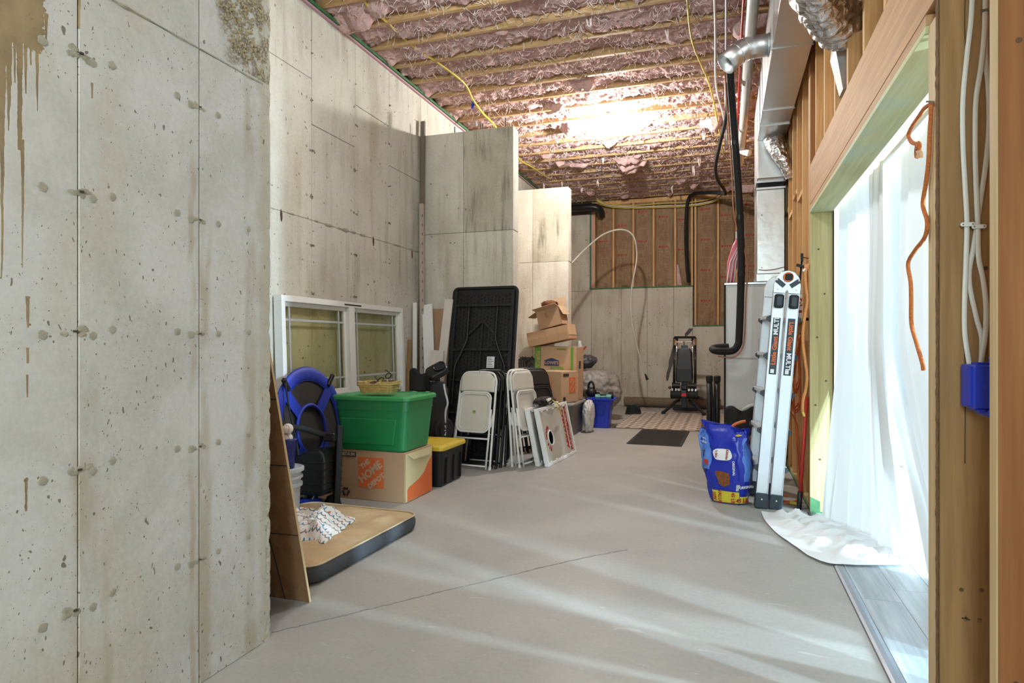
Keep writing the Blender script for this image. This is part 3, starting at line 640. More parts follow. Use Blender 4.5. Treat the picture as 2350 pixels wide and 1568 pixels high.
# loose wisps hanging from the insulation
for y in JY:
    if not (4.0 < y < 12.5): continue
    m = M()
    for k in range(240):
        x = random.uniform(-3.2, .5); yy = y+.04+.37*random.random(); a = random.uniform(0, 2*pi); L = random.uniform(.02, .09)
        z0 = ZC+.03-.02*random.random(); p = [(x, yy, z0+.02)]
        for t in range(1, 5):
            a += random.uniform(-.9,.9); q = p[-1]; p.append((q[0]+L*.4*cos(a), q[1]+L*.3*sin(a), z0-.012*t*random.random()-.022*random.random()))
        m.tube(p, [random.uniform(.0012,.0055)*(1-.17*t) for t in range(5)], 4, cap=False)
    for k in range(1):
        if random.random() < .45: continue
        x = random.uniform(-3.0, .4); yy = y+.06+.3*random.random(); L = random.uniform(.03,.13)
        for s_ in range(5):
            m.tube([(x+random.uniform(-.03,.03), yy+random.uniform(-.02,.02), ZC+.03), (x+random.uniform(-.02,.02), yy, ZC-.02-L*.3), (x+random.uniform(-.02,.02), yy+random.uniform(-.01,.01), ZC-.02-L)], [.009,.006,.002], 5)
    m.build('insulation_wisp', WISP, ce, smooth=True, kind='stuff')
# ================================================================== OVERHEAD SERVICES
# ceiling bulb
t = thing('ceiling_bulb', 'bare lit bulb in a keyless white lampholder glowing among the pink insulation', 'light bulb', (-1.44, 8.16, ZC+.02))
M().lathe([(.055,.0),(.055,-.015),(.045,-.035),(.028,-.05)], 20).build('lamp_holder', WHITEP, t, smooth=True)
BULB, nt_, b_ = _new('lit_bulb_glass'); b_.inputs['Emission Color'].default_value = (1,.95,.86,1); b_.inputs['Emission Strength'].default_value = 40
M().lathe([(.014,-.05),(.018,-.07),(.030,-.10),(.034,-.122),(.028,-.145),(.012,-.156)], 16).build('bulb', BULB, t, smooth=True)
# trunk duct with drop
t = thing('trunk_duct', 'long galvanised trunk duct along the stud wall dropping to the furnace', 'duct', (0,0,0))
DX0, DX1, DZ0, DZ1 = .315, .578, 3.35, 3.86
secs = [-2.0, .9, 2.9, 4.86, 6.12, 6.55, 7.02]
for a, b in zip(secs, secs[1:]):
    box('duct_section', DX0, DX1, a+.002, b-.002, DZ0+random.uniform(-.003,.003), DZ1, DUCT, t, bevel=.004)
    if b < 7: box('duct_seam', DX0-.006, DX1+.006, b-.008, b+.008, DZ0-.008, DZ1+.004, DUCT, t)
box('duct_elbow', .312, .582, 7.02, 7.72, 2.955, DZ1, DUCT, t, bevel=.01)
box('drop_flange', .305, .588, 7.10, 7.73, 2.935, 2.955, DUCT, t); box('drop_flange', .305, .588, 7.10, 7.73, 2.865, 2.885, DUCT, t)
box('flexible_connector', .32, .576, 7.125, 7.71, 2.885, 2.935, BLACKM, t)
box('drop_duct', .312, .582, 7.12, 7.72, 1.985, 2.865, DUCT, t, bevel=.006); box('drop_base', .306, .588, 7.112, 7.726, 1.905, 1.985, DUCT, t, bevel=.004)
for z in (2.05, 2.60): M().ball((.36, 7.118, z), .007).build('screw', CHROME, t)
M().tube(smooth_pts([(.325,7.108,2.03),(.40,7.104,2.02),(.50,7.104,2.03),(.58,7.108,2.05)]), .004, 6).build('thermostat_wire', COPPER, t)
t = thing('round_takeoff_elbow', 'short open galvanised round elbow sticking out of the trunk duct side', 'duct', (DX0, 5.2, 3.53))
pts = [(0,0,0),(-.11,0,0),(-.155,-.003,-.004),(-.20,-.012,-.022),(-.235,-.022,-.05),(-.315,-.05,-.125)]
M().tube(pts, .082, 24, cap=False).build('elbow_pipe', DUCT, t, smooth=True, solid=.002)
for k, p in ((0,(-.006,0,0)),(1,(-.115,0,0)),(2,(-.165,-.004,-.008)),(3,(-.225,-.02,-.043))):
    d = Vector(pts[min(k+1,5)])-Vector(pts[min(k,4)]); d.normalize(); M().tube([Vector(p)-d*.004, Vector(p)+d*.004], .0865, 24).build('elbow_bead', DUCT, t, smooth=False)
# flexible foil duct over the cripple studs with its boot
t = thing('foil_flex_duct', 'crumpled silver foil flex duct ending in a pointed sheet metal boot between studs', 'duct')
fp = smooth_pts([(.16,2.3,3.30),(.26,2.85,3.17),(.41,3.38,3.03),(.51,3.60,2.975),(.60,3.76,2.93)], 12)
def flexring(i, n=26):
    p = fp[i]; q = fp[min(i+1, len(fp)-1)]; q0 = fp[max(i-1,0)]; d = (q-q0).normalized(); u = d.cross(Vector((1,0,0))).normalized(); w_ = d.cross(u)
    r = .128+.007*sin(i*1.7)
    return [p+(u*cos(2*pi*j/n)+w_*sin(2*pi*j/n))*(r+.016*fbm((cos(2*pi*j/n)*3, sin(2*pi*j/n)*3, i*.35), 3)) for j in range(n)]
M().loft([flexring(i) for i in range(len(fp))]).build('foil_jacket', FOIL, t, smooth=True)
M().ball((.585,3.74,2.90), .085, .10, .075, 14, 10, fn=lambda d: 1+.35*fbm(d*3, 3)).build('insulation_cuff', mat('yellowish_glass_wool', (.62,.60,.52), .95, bmp=.8), t, smooth=True)
M().loft([[(.575,3.78,2.99),(.70,3.80,2.99),(.70,3.99,2.99),(.575,3.97,2.99)],[(.565,3.82,2.86),(.69,3.84,2.86),(.69,4.02,2.86),(.565,4.0,2.86)],[(.615,3.90,2.66),(.66,3.91,2.66),(.66,4.03,2.66),(.615,4.02,2.66)]]).build('boot', BOOT, t)
t = thing('small_foil_flex', 'small crinkled silver flex collar on the duct elbow near the stud wall', 'duct')
fp = smooth_pts([(.47,6.93,3.30),(.49,6.86,3.22),(.53,6.84,3.12),(.58,6.86,3.02),(.615,6.9,2.92)], 8)
def flexring2(i, n=20):
    p = fp[i]; d = (fp[min(i+1, len(fp)-1)]-fp[max(i-1,0)]).normalized(); u = d.cross(Vector((1,0,0))).normalized(); w_ = d.cross(u); r = .10-.05*i/len(fp)
    return [p+(u*cos(2*pi*j/n)+w_*sin(2*pi*j/n))*(r+.012*fbm((cos(2*pi*j/n)*3, sin(2*pi*j/n)*3, i*.5), 3)) for j in range(n)]
M().loft([flexring2(i) for i in range(len(fp))]).build('foil_jacket', FOIL, t, smooth=True)
M().tube([fp[0]+Vector((0,.1,.10)), fp[0]], .10, 20).build('collar', DUCT, t, smooth=False)
# pvc vent
t = thing('pvc_vent_pipe', 'white plastic vent pipe running under the joists beside the trunk duct', 'pipe')
M().tube([(.20,-2,3.86),(.20,9.7,3.86)], .045, 20).build('pipe', PVC, t, smooth=True)
for y in (5.95, 8.1): M().tube([(.20,y-.05,3.86),(.20,y+.05,3.86)], .051, 20).build('coupling', PVC, t)
M().tube(smooth_pts([(.20,9.0,3.84),(.24,8.95,3.80),(.30,8.9,3.76)], 6), .042, 14).build('branch_elbow', PVC, t, smooth=True)
for y in (4.1, 6.9, 8.9): M().tube([(.20+.05*cos(a), y, 3.86+.05*sin(a)) for a in [pi*k/8 for k in range(-1,10)]]+[(.15,y,ZC+.02)], .004, 5).build('hanger_strap', REBAR, t)
for k, (x, z) in enumerate(((.262,4.06),(.150,4.09))):
    o = M().tube(smooth_pts([(x,-1,z),(x+.01,4,z-.02),(x-.01,6,z),(x,9.6,z)], 8), .011, 8).build('red_water_line', REDP, None, smooth=True)
    tag(o, ['red plastic water line strung high between vent pipe and duct', 'red plastic water line along the left of the vent pipe'][k], 'pipe')
# line set
t = thing('insulated_line_set', 'thick black insulated refrigerant line hanging from joists and bending in front of the furnace', 'pipe')
LY = 6.78
lp = [at(x, y, LY) for x, y in ((1674,150),(1677,190),(1685,300),(1692,400),(1698,500),(1701,600),(1699,700),(1696,775))]
q = lp[-1]; tail = [q+Vector((-.01,-.004,-.07)), q+Vector((-.05,-.01,-.125)), q+Vector((-.12,-.015,-.14)), q+Vector((-.22,-.02,-.135)), q+Vector((-.255,.05,-.115)), q+Vector((-.20,.09,-.10)), q+Vector((-.10,.11,-.095))]
lp[0].z = ZC+.06
M().tube(smooth_pts(lp+tail, 7), .0365, 14).build('foam_sleeve', BLACKM, t, smooth=True)
cp = [p+Vector((-.05,-.012,0)) for p in lp[:5]]+[p+Vector((.05,-.012,0)) for p in lp[5:]]+[q+Vector((.02,-.02,-.13)), q+Vector((-.06,-.02,-.20)), q+Vector((-.20,-.02,-.19))]
M().tube(smooth_pts(cp, 6), .008, 6).build('copper_tube', COPPER, t, smooth=True)
for z in (3.3, 2.55, 1.95):
    p = min(smooth_pts(lp, 7), key=lambda p: abs(p.z-z)); M().tube([p+Vector((0,0,-.02)), p+Vector((0,0,.02))], .039, 14).build('tape_band', BLACK, t)
def cable(name, pts, r, m, label, cat='cable', n=6, sm=6, grp=None): return tag(M().tube(smooth_pts(pts, sm), r, n).build(name, m, None, smooth=True), label, cat, grp)
bpts = [(1672,190),(1666,270),(1652,330),(1642,380),(1646,410),(1660,432),(1666,445)]
cable('cable_bundle', [at(x, y, 7.6+.35*k) for k, (x, y) in enumerate(bpts)], .024, BLACKM, 'thick black cable bundle swooping from joists toward the back wall')
cable('cable_bundle', [at(1664,444,9.9), at(1630,442,11.8), at(1590,447,12.7), at(1577,470,12.88), at(1574,540,12.9), at(1576,600,12.9), at(1580,648,12.9)], .036, BLACKM, 'black cable bundle hanging down the insulated back wall')
YZ = [(1370,462,12.6),(1395,474,12.85),(1450,478,12.93),(1520,476,12.93),(1590,473,12.93),(1640,462,12.8),(1664,440,11.6)]
cable('yellow_cable', [at(*p) for p in YZ], .011, YWIRE, 'yellow cable drooping lowest across the insulated back wall')
cable('yellow_cable', [at(x, y-6-3*(k > 2), Y-.02) for k, (x, y, Y) in enumerate(YZ)], .010, YWIRE, 'yellow cable strung just above the white one on the back wall')
cable('white_cable', [at(x, y-3, Y-.03) for x, y, Y in YZ], .009, WWIRE, 'white cable strung between yellow cables on the back wall')
cable('yellow_cable', [(-.30,5.0,ZC+.05),(-.31,5.6,ZC-.01),(-.30,6.4,ZC-.03),(-.16,7.6,ZC-.03),(-.06,9.5,ZC-.06),(-.02,10.4,ZC-.05)], .009, YWIRE, 'yellow cable running under the joists left of the two pale cables')
cable('white_cable', [(-.09,5.0,ZC-.01),(-.09,6.2,ZC-.03),(-.10,7.5,ZC-.04),(-.02,8.6,ZC-.05),(.0,10,ZC-.05)], .010, WWIRE, 'white cable stapled under the joists beside the yellow one')
cable('grey_cable', [(.005,5.0,ZC-.01),(.005,6.4,ZC-.03),(-.0,8.0,ZC-.05),(.03,9.8,ZC-.06)], .010, LGREY, 'grey cable under the joists nearest the white vent pipe')
def cl(px, py, z):
    d = F*(z-H)/(790-py); a = (px-1665)*CS/F; X = a*d; return Vector((X, (d+X*SN)/CS, z))
yy = [cl(*p) for p in ((815,-40,ZC+.03),(845,15,ZC+.03),(882,45,ZC+.01),(905,66,ZC+.03),(940,100,ZC+.03),(985,130,ZC+.02),(1062,188,ZC-.02),(1085,228,ZC-.05),(1110,262,ZC-.05),(1135,288,ZC-.04),(1192,365,ZC-.06),(1222,384,ZC-.03),(1262,412,ZC))]
cable('yellow_cable', yy, .013, YWIRE, 'yellow cable looping under the joists over the near buttress wall')
# blue tag and little clamp on the joist end
o = M().loft([[(-2.93,7.15,ZC),(-2.885,7.15,ZC),(-2.885,7.155,ZC),(-2.93,7.155,ZC)],[(-2.925,7.13,ZC-.09),(-2.90,7.13,ZC-.09),(-2.90,7.135,ZC-.09),(-2.925,7.135,ZC-.09)]]).build('blue_tag', BLUP); tag(o, 'small blue plastic tag hanging from a joist over the left wall', 'tag')
o = M().tube([(-3.12,7.75,ZC),(-3.10,7.74,ZC-.08)], .014, 8).build('pipe_clamp', LGREY); tag(o, 'tiny pale pipe clamp hanging at the joist end by the wall', 'clamp')
# dark duct pipe end at back left
t = thing('dark_vent_pipe', 'dark metal vent pipe along the back wall top beyond the far buttress', 'pipe')
z = at(1340, 476, 12.6).z
M().tube([(-3.3,12.6,z),(-2.66,12.6,z)]+smooth_pts([(-2.58,12.6,z),(-2.46,12.62,z-.02),(-2.40,12.68,z-.07),(-2.39,12.8,z-.13)], 5), .075, 16).build('pipe', GUN, t, smooth=True)
M().tube([(-2.75,12.6,z-.02),(-2.75,12.6,ZC+.1)], .012, 6).build('hanger_rod', REBAR, t)
# grey conduit looping by the back wall
t = thing('looping_conduit', 'thin pale cable looping out from the far buttress and hanging to a plug', 'cable')
cpts = [(1312,604,10.2),(1345,570,10.6),(1385,538,11.0),(1425,527,11.2),(1452,540,11.3),(1461,575,11.4),(1459,610,11.4),(1450,660,11.4),(1448,720,11.4),(1458,780,11.4),(1470,825,11.4),(1480,858,11.4)]
c3 = [at(*p) for p in cpts]; M().tube(smooth_pts(c3, 6), .015, 8).build('cable_run', mat('pale_grey_vinyl', (.50,.47,.40), .5), t, smooth=True)
M().tube([c3[-1], at(1486,872,11.4)], [.012,.026], 8).build('plug_end', BLACK, t)
# ================================================================== FURNACE CORNER
t = thing('furnace_cabinet', 'tall grey sheet metal furnace cabinet behind the ladder', 'furnace', (0,7.16,0))
box('body', .0, .585, .012, .70, .02, 1.885, FURN, t, bevel=.006); box('upper_door', .012, .578, 0, .014, 1.10, 1.865, FURN, t, bevel=.005); box('lower_door', .012, .578, 0, .014, .42, 1.09, FURN, t, bevel=.005); box('base_panel', .012, .578, 0, .014, .03, .41, FURN, t, bevel=.005)
M().prism(rr(.16,.62,.05,6,.12,0), 0, .006).build('embossed_panel', FURN, t).matrix_local = Matrix.Translation((0, -.001, 1.45)) @ Euler((pi/2,0,0)).to_matrix().to_4x4()
box('edge_gasket', -.016, 0.001, .01, .08, .02, 1.885, BLACKM, t); box('top_lip', -.01, .595, -.006, .71, 1.885, 1.903, DUCT, t)
o = M().loft([[(x*.55, y, z) for x, y in rr(.14,.10,.03,3)] for z in (0,.1)] + [[(x*k+sx_, y*k, z) for x, y in rr(.14,.10,.03,3)] for z, k, sx_ in ((.25,.9,.03),(.42,.75,.07),(.50,.6,.10))]).build('foam_tube_bundle', mat('pink_striped_film', (.62,.13,.17), .35), None, smooth=True)
o.location = (.05, 7.4, 1.905); tag(o, 'pink wrapped bundle with white label leaning on furnace top', 'package')
for k in range(3): M().tube([(-.035+.035*k,-.055,.02),(.0+.03*k,-.052,.25),(.07+.016*k,-.036,.40)], .006, 5).build('white_stripe', INKW, o)
M().loft([[(x+.105, y, z) for x, y in rr(.10,.07,.02,3)] for z in (.50,.58)]).build('label_end', LGREY, o)
# black bag and tool behind the kibble
o = M().grid(18, 16, lambda u, v: (.02+.30*u+.02*sin(v*5), 6.62-.11*sin(u*pi)*(.5+.5*sin(v*pi))-.02*fbm((u*5,v*5,1),3), .005+.615*v+.025*sin(u*9)*v)).build('black_bag', BLACKF, None, smooth=True, solid=.02)
tag(o, 'slumped black cloth bag against the furnace behind the dog food', 'bag')
M().ball((.335,6.50,.545), .022, .022, .03, 10, 8, fn=lambda d: 1+.15*sin(d.z*9)).build('cord_toggle', YEL, o, label='yellow toggle')
o = M().grid(12, 5, lambda u, v: (.16+.20*u, 6.64-.03*v, .585+.055*sin(u*pi)*v+.03*v)).build('white_bundle', WHITEP, None, smooth=True, solid=.02); tag(o, 'white folded plastic bundle on top of the black cloth bag', 'bundle')
t = thing('folded_garden_tool', 'black and dark green garden tool with orange handle behind the dog food bag', 'tool', (.12,5.95,0))
M().tube(smooth_pts([(-.10,.0,.47),(-.05,0,.53),(.01,0,.56),(.05,0,.57)], 5), .014, 8).build('orange_handle', ORANGEP, t, smooth=True)
M().beam((.04,-.02,.34),(.19,.02,.56), .05, .03).build('metal_bar', GUN, t, bevel=.006); M().tube([(.035,-.022,.335),(.043,-.018,.345)], .028, 10).build('bar_cap', CHROME, t)
M().loft([[(.06,0,.0),(.22,0,.0),(.22,.05,.0),(.06,.05,.0)],[(.07,0,.36),(.24,0,.52),(.24,.04,.52),(.07,.04,.36)]]).build('green_blade', mat('dark_green_plastic', (.008,.05,.014), .4), t); M().tube([(-.08,0,.46),(.0,.02,.02)], .012, 8).build('shaft', GUN, t)
t = thing('folded_canopy_legs', 'pair of folded black upright tubes standing behind the dog food bag', 'stand', (-.145,8.2,0))
for k, x in enumerate((-.045,.048)):
    M().tube([(x,0,0),(x,0,.80)], .034, 12).build('tube_leg', BLACK, t, smooth=True); M().tube([(x,0,.79),(x,0,.85),(x,0,.862)], [.041,.041,.03], 14).build('leg_cap', BLACKM, t, smooth=False)
M().tube([(-.025,-.005,.80),(.0,-.03,.45),(-.012,-.02,.1)], .012, 8).build('inner_strut', GUN, t); M().tube([(.025,-.005,.78),(.012,-.03,.45),(.02,-.02,.1)], .012, 8).build('inner_strut', GUN, t)
# ================================================================== LADDER
t = thing('folding_ladder', 'folded aluminium multi-position ladder leaning beside the timber jamb', 'ladder', (.305,5.17,0), (0, R(4.6), R(6)))
LH = 1.66
def rail(x, y, nm='rail'):
    m = M(); m.box(x-.043,x+.043,y,y+.006,.10,LH); m.box(x-.043,x-.036,y-.008,y+.03,.10,LH); m.box(x+.036,x+.043,y-.008,y+.03,.10,LH); return m.build(nm, ALU, t, bevel=.002)
for y, rv in ((0,0),(.43,1)):
    for s_ in (-1,1):
        x = s_*(.052); b = rail(x, y)
        box('foot', x-.048, x+.048, y-.014, y+.04, 0, .115, NAVYP, t, bevel=.008); M().ball((x, y-.014, .07), .006).build('foot_rivet', INKW, t)
        if y == 0:
            yb = -.010 if False else y-.0015
            box('decal', x-.026, x+.026, y-.0025, y, 1.02, 1.45, NAVYP, t); up = s_ > 0
            mt = lambda z, a: Matrix.Translation((x, y-.0035, z)) @ Euler((pi/2, R(a), 0)).to_matrix().to_4x4()
            a = 90 if up else -90
            text('Little Giant', .047, ORANGEP, t, None, mtx=mt(1.317 if up else 1.20, a), bold=.0014); text('MULTI', .046, INKW, t, None, mtx=mt(1.125 if up else 1.385, a), bold=.0014)
            box('decal_badge', x-.016, x+.010, y-.0038, y-.0024, 1.03, 1.06, INKW, t)
            M().prism(rr(.064,.105,.016,4), 0, .035).build('lock_knob', BLACK, t, bevel=.006).matrix_local = Matrix.Translation((x, y, 1.575)) @ Euler((pi/2,0,0)).to_matrix().to_4x4()
            M().prism(rr(.036,.066,.010,4), .035, .042).build('knob_inset', NAVYP, t).matrix_local = Matrix.Translation((x, y, 1.575)) @ Euler((pi/2,0,0)).to_matrix().to_4x4()
    hp = [(-.096,1.635),(-.098,1.70),(-.080,1.762),(-.045,1.80),(0,1.812),(.045,1.80),(.080,1.762),(.098,1.70),(.096,1.635),(.012,1.635),(0,1.66),(-.012,1.635)]
    M().prism([(x_, z_) for x_, z_ in hp], 0, .018).build('hinge_plate', ALU, t, bevel=.004).matrix_local = Matrix.Translation((0, y+.008, 0)) @ Euler((pi/2,0,0)).to_matrix().to_4x4()
    if y == 0:
        M().tube([(0,-.012,1.758),(0,-.024,1.758)], .037, 24).build('hinge_ring', ORANGEP, t); M().prism(rr(.048,.048,.010,3), 0, .02).build('hinge_button', BLACK, t).matrix_local = Matrix.Translation((0,-.02,1.758)) @ Euler((pi/2,0,R(10))).to_matrix().to_4x4()
        for s_ in (-1,1):
            M().beam((s_*.022,-.012,1.69),(s_*.080,-.012,1.735), .034, .006, up=(0,1,0)).build('hinge_strap', NAVYP, t); M().ball((s_*.075,-.016,1.735), .005).build('rivet', INKW, t); M().ball((s_*.065,-.012,1.665), .006).build('rivet', INKW, t)
for k in range(5):
    z = .30+.285*k
    for s_ in (-1,1):
        x0 = s_*.052; M().box(x0+s_*.03-.03, x0+s_*.03+.03, .03, .43, z, z+.03).build('rung', LGREY, t, bevel=.004)
        for y in (.012, .40): M().loft([[(x0+s_*.04, y, z-.028),(x0+s_*.04, y+.025, z-.028),(x0+s_*.04, y+.025, z+.030),(x0+s_*.04, y, z+.030)],[(x0+s_*.070, y, z-.008),(x0+s_*.070, y+.025, z-.008),(x0+s_*.070, y+.025, z+.014),(x0+s_*.070, y, z+.014)]], cap0=True).build('rung_bracket', NAVYP, t)
# things on the stud wall beyond the opening
t = thing('stud_shelf', 'small raw board shelf nailed between studs beside the ladder top', 'shelf', (XR,5.66,1.44))
box('shelf_board', -.07, .138, .03, .56, 0, .028, STUDL, t, bevel=.002); box('cleat', .10, .138, .07, .44, -.06, 0, STUDL, t)
t = thing('red_white_carton', 'white carton with red swirl standing on the raw board shelf', 'carton', (XR+.0,5.82,1.468))
box('body', -.045, .045, -.03, .03, 0, .20, INKW, t, bevel=.004); M().lathe([(.03,.20),(.03,.23),(.018,.25)], 12).build('cap', CREAM, t); box('red_band', -.046,.046,-.0315,.031,.10,.165,RED,t); box('red_band', -.046,.046,-.0315,.031,.045,.065,RED,t)
M().tube(smooth_pts([(-.04,-.033,.17),(-.015,-.033,.15),(.0,-.033,.125),(-.02,-.033,.105)], 5), .007, 6).build('white_swirl', INKW, t)
o = M().tube(smooth_pts([(.528,6.02,1.468),(.515,6.0,1.72),(.48,5.98,1.85)], 6), [.006]*12+[.006], 8).build('bottle_brush', WHITEP, None, smooth=True); o2 = M().ball((.475,5.98,1.865), .024, .02, .028, 10, 8).build('brush_head', WHITEP, o, smooth=True)
tag(o, 'white stick with rounded head poking up behind the ladder top', 'brush')
t = thing('black_clamp_pole', 'thin black pole clamp hung on a stud beside the shelf', 'clamp', (.575,5.62,0))
M().tube([(-.03,0,1.47),(.012,0,1.96)], .009, 8).build('pole', BLACK, t, smooth=True); M().beam((-.03,0,1.895),(.03,0,1.875), .03, .02).build('clamp_jaw', BLACK, t); M().tube([(.012,0,1.955),(.075,0,1.94)], .004, 6).build('crank', GUN, t); M().beam((.012,0,1.92),(.012,0,1.985), .02, .02).build('screw_head', BLACK, t)
t = thing('orange_rope_hank', 'long pale orange rope hanging on the stud beside the yellow jamb', 'rope')
rp = [(1853,612),(1848,628),(1850,660),(1853,690),(1848,720),(1843,760),(1843,790),(1848,830),(1852,860),(1850,890),(1843,920),(1842,945)]
rp = [at(x, y, 5.165) for x, y in rp]
M().tube(smooth_pts(rp, 6), .011, 8).build('rope_strand', HANK, t, smooth=True); M().ball(rp[0], .022, .018, .02, 10, 8, fn=lambda d: 1+.3*sin(7*d.x)).build('knot', HANK, t); M().tube([rp[0], rp[0]+Vector((-.03,0,-.035))], [.012,.008], 6).build('frayed_end', INKW, t); M().tube([rp[-1], rp[-1]+Vector((.012,0,-.035))], [.011,.008], 6).build('frayed_end', YWIRE, t)
t = thing('orange_extension_cord', 'tangled orange extension cord hanging from a nail behind the ladder', 'cord')
random.seed(3); lines = []
for k in range(7):
    ph = random.uniform(0,6); w_ = random.uniform(.02,.055); zb = random.uniform(.55,.95); y0 = 5.62+random.uniform(-.04,.04)
    lines.append([(XR-.03-random.uniform(0,.05), y0, 1.33+.02*sin(ph)), (XR-.05-w_, y0-.02, 1.2), (XR-.04-w_*1.6, y0+.03*sin(ph), (1.2+zb)/2), (XR-.05-w_*.5, y0, zb), (XR-.03+w_*.2, y0+.04, zb+.1), (XR-.03, y0+.05, 1.15), (XR-.02, y0+.02, 1.32)])
lines.append([(XR-.03,5.63,1.3),(XR-.10,5.6,.95),(XR-.12,5.58,.75),(XR-.06,5.6,.62),(XR-.04,5.6,.45),(XR-.03,5.55,.25),(XR-.02,5.5,.06),(XR-.08,5.42,.015),(XR-.2,5.45,.012),(XR-.26,5.55,.012),(XR-.12,5.62,.012)])
lines.append([(XR-.03,5.64,1.28),(XR-.07,5.66,.9),(XR-.05,5.66,.5),(XR-.04,5.6,.2),(XR-.05,5.5,.03),(XR-.14,5.36,.012),(XR-.25,5.40,.012)])
for L in lines: M().tube(smooth_pts(L, 8), .0075, 6).build('cord_loop', CORD, t, smooth=True)
M().tube([(XR-.12,5.36,.018),(XR-.07,5.32,.018)], .014, 8).build('cord_plug', YWIRE, t); M().tube([(XR+.01,5.63,1.335),(XR-.10,5.63,1.345)], .005, 6).build('nail', REBAR, t)
t = thing('red_broom_handle', 'red broom handle with black grip leaning in the corner by the yellow jamb', 'broom', (.535,5.235,0))
M().tube([(0,0,.13),(.05,.03,.85)], .014, 10).build('handle', REDP, t, smooth=True); M().tube([(-.009,-.004,0),(0,0,.135)], .018, 10).build('black_grip', BLACK, t, smooth=True)
t = thing('white_tub_post', 'white plastic tub on a wooden post behind the ladder', 'tub', (.34,6.35,0))
box('post', -.02, .02, -.02, .02, 0, 1.06, STUDB, t); M().lathe([(.045,1.06),(.058,1.14),(.062,1.145),(.062,1.155)], 16).build('tub', WHITEP, t, smooth=False); M().prism(rr(.10,.08,.02,3), 1.155, 1.30).build('clear_jar', CLEAR, t)
# ================================================================== KIBBLE BAG
t = thing('dog_food_bag', 'crumpled blue bag of dog food standing on the floor beside the ladder', 'dog food', (.025,5.32,0), (0,0,R(-16)))
def kb(u, v):
    a = 2*pi*u; z = .625*v; fl_ = 1-.62*max(0,(v-.55)/.45)**1.5
    w_ = .165*(.80+.35*sin(min(v,.6)*pi/1.2)); dd = .105*fl_*(.85+.3*sin(min(v,.6)*pi/1.2))
    ca, sa = cos(a), sin(a); e = .55
    x = w_*math.copysign(abs(ca)**e, ca)*(1-.06*v)-.055*max(0,v-.25); y = dd*math.copysign(abs(sa)**e, sa)
    n = fbm((ca*2.5+3, sa*2.5, v*5), 4)*.02*(.3+v); k = 1 if v > .02 else .9
    top = .03*sin(a*2+1)*max(0,v-.8)*5*.6
    return (x*k+n, y*k+n*.9, z+top-(.05*max(0,v-.8)*5*(ca > 0.2)))
m = M(); m.grid(72, 40, kb); m.add([kb(i/24,.0) for i in range(24)], [tuple(range(23,-1,-1))]); m.add([kb(i/24, 1) for i in range(24)], [tuple(range(24))])
KB = crinkle('blue_bag_film', (.012,.03,.42), 9, .28, 0, .35); KBL = crinkle('light_blue_bag_film', (.09,.22,.66), 9, .3, 0, .3)
body = m.build('bag_body', KB, t, smooth=True)
def patch(name, u0, u1, v0, v1, mm, off=.004, shape=None, nu=18, nv=18, par=None, uoff=None):
    cx = lambda v: Vector((-.055*max(0,v-.25), 0, 0))
    def f(a, b):
        v = v0+(v1-v0)*b; uu = u0+(u1-u0)*a+(uoff(b) if uoff else 0); p = Vector(kb(uu % 1, v)); c_ = Vector((cx(v).x, 0, p.z)); d = (p-c_); d.normalize(); return p+d*off
    if shape is None: mm_ = M().grid(nu, nv, f)
    else:
        mm_ = M(); P_ = [f(*s_) for s_ in shape]; c0 = f(.5,.5); mm_.add([c0+Vector((0,-.002,0))]+P_, [(0, 1+k, 1+(k+1) % len(P_)) for k in range(len(P_))])
    return mm_.build(name, mm, par or t, smooth=True)
circ = [(.5+.5*cos(2*pi*k/20), .5+.5*sin(2*pi*k/20)) for k in range(20)]
# front of the bag (faces the room) is around u=.75; the left gusset around u=.58
patch('light_blue_panel', .545, .690, .42, .90, KBL, uoff=lambda b: .012*sin(b*5), ); patch('light_blue_panel', .875, .99, .30, .86, KBL)
patch('logo_disc', .722, .778, .55, .69, INKW, .007, circ); patch('oval_photo', .60, .655, .565, .655, NAVY, .006, circ); patch('oval_photo_inner', .608, .647, .58, .64, mat('kibble_brown', (.22,.07,.02), .8, var=.5, scale=90), .0075, circ)
patch('red_tag', .648, .688, .46, .545, REDP, .0065, circ); patch('dog_photo', .56, .66, .30, .46, BLACK, .005, [(0,1),(.6,1),(1,.75),(.75,.5),(.7,.2),(.3,0),(0,.05)]); patch('dog_photo_white', .565, .59, .31, .36, INKW, .0065, circ)
patch('kibble_photo', .722, .768, .215, .415, bpy.data.materials['kibble_brown'], .006, [(0,.95),(.25,.98),(.5,1),(.8,.9),(.95,.65),(.85,.4),(.9,.2),(.6,0),(.3,.15),(.2,.5),(.05,.7)])
patch('yellow_band', .672, .835, .012, .165, YELB, .006); patch('yellow_band', .84, .99, .012, .11, YELB, .006); patch('yellow_sticker', .80, .86, .90, .955, YEL, .006, circ); patch('kibble_strip', .55, .64, .915, .975, bpy.data.materials['kibble_brown'], .004); patch('flag_patch', .80, .825, .18, .26, LGREY, .006)
def kfront(s, size, u, v, mm, rz, sx=1):
    p = Vector(kb(u, v)); q = Vector(kb(u+.02, v)); r_ = Vector(kb(u, v+.03)); ex = (q-p).normalized(); ez = (r_-p).normalized(); n_ = ex.cross(ez).normalized()
    if n_.y > 0: n_ = -n_
    ez = n_.cross(ex).normalized(); mt = Matrix((ex, ez, n_)).transposed().to_4x4(); mt.translation = p+n_*.011
    text(s, size, mm, t, None, mtx=mt @ Matrix.Rotation(R(rz), 4, 'Z') @ Matrix.Diagonal((sx,1,1,1)), ext=.0008, bold=.0006)
kfront('Kibbles', .027, .758, .62, RED, -90); kfront("'n Bits", .024, .739, .62, RED, -90); kfront('ORIGINAL', .026, .785, .465, INKW, -90)
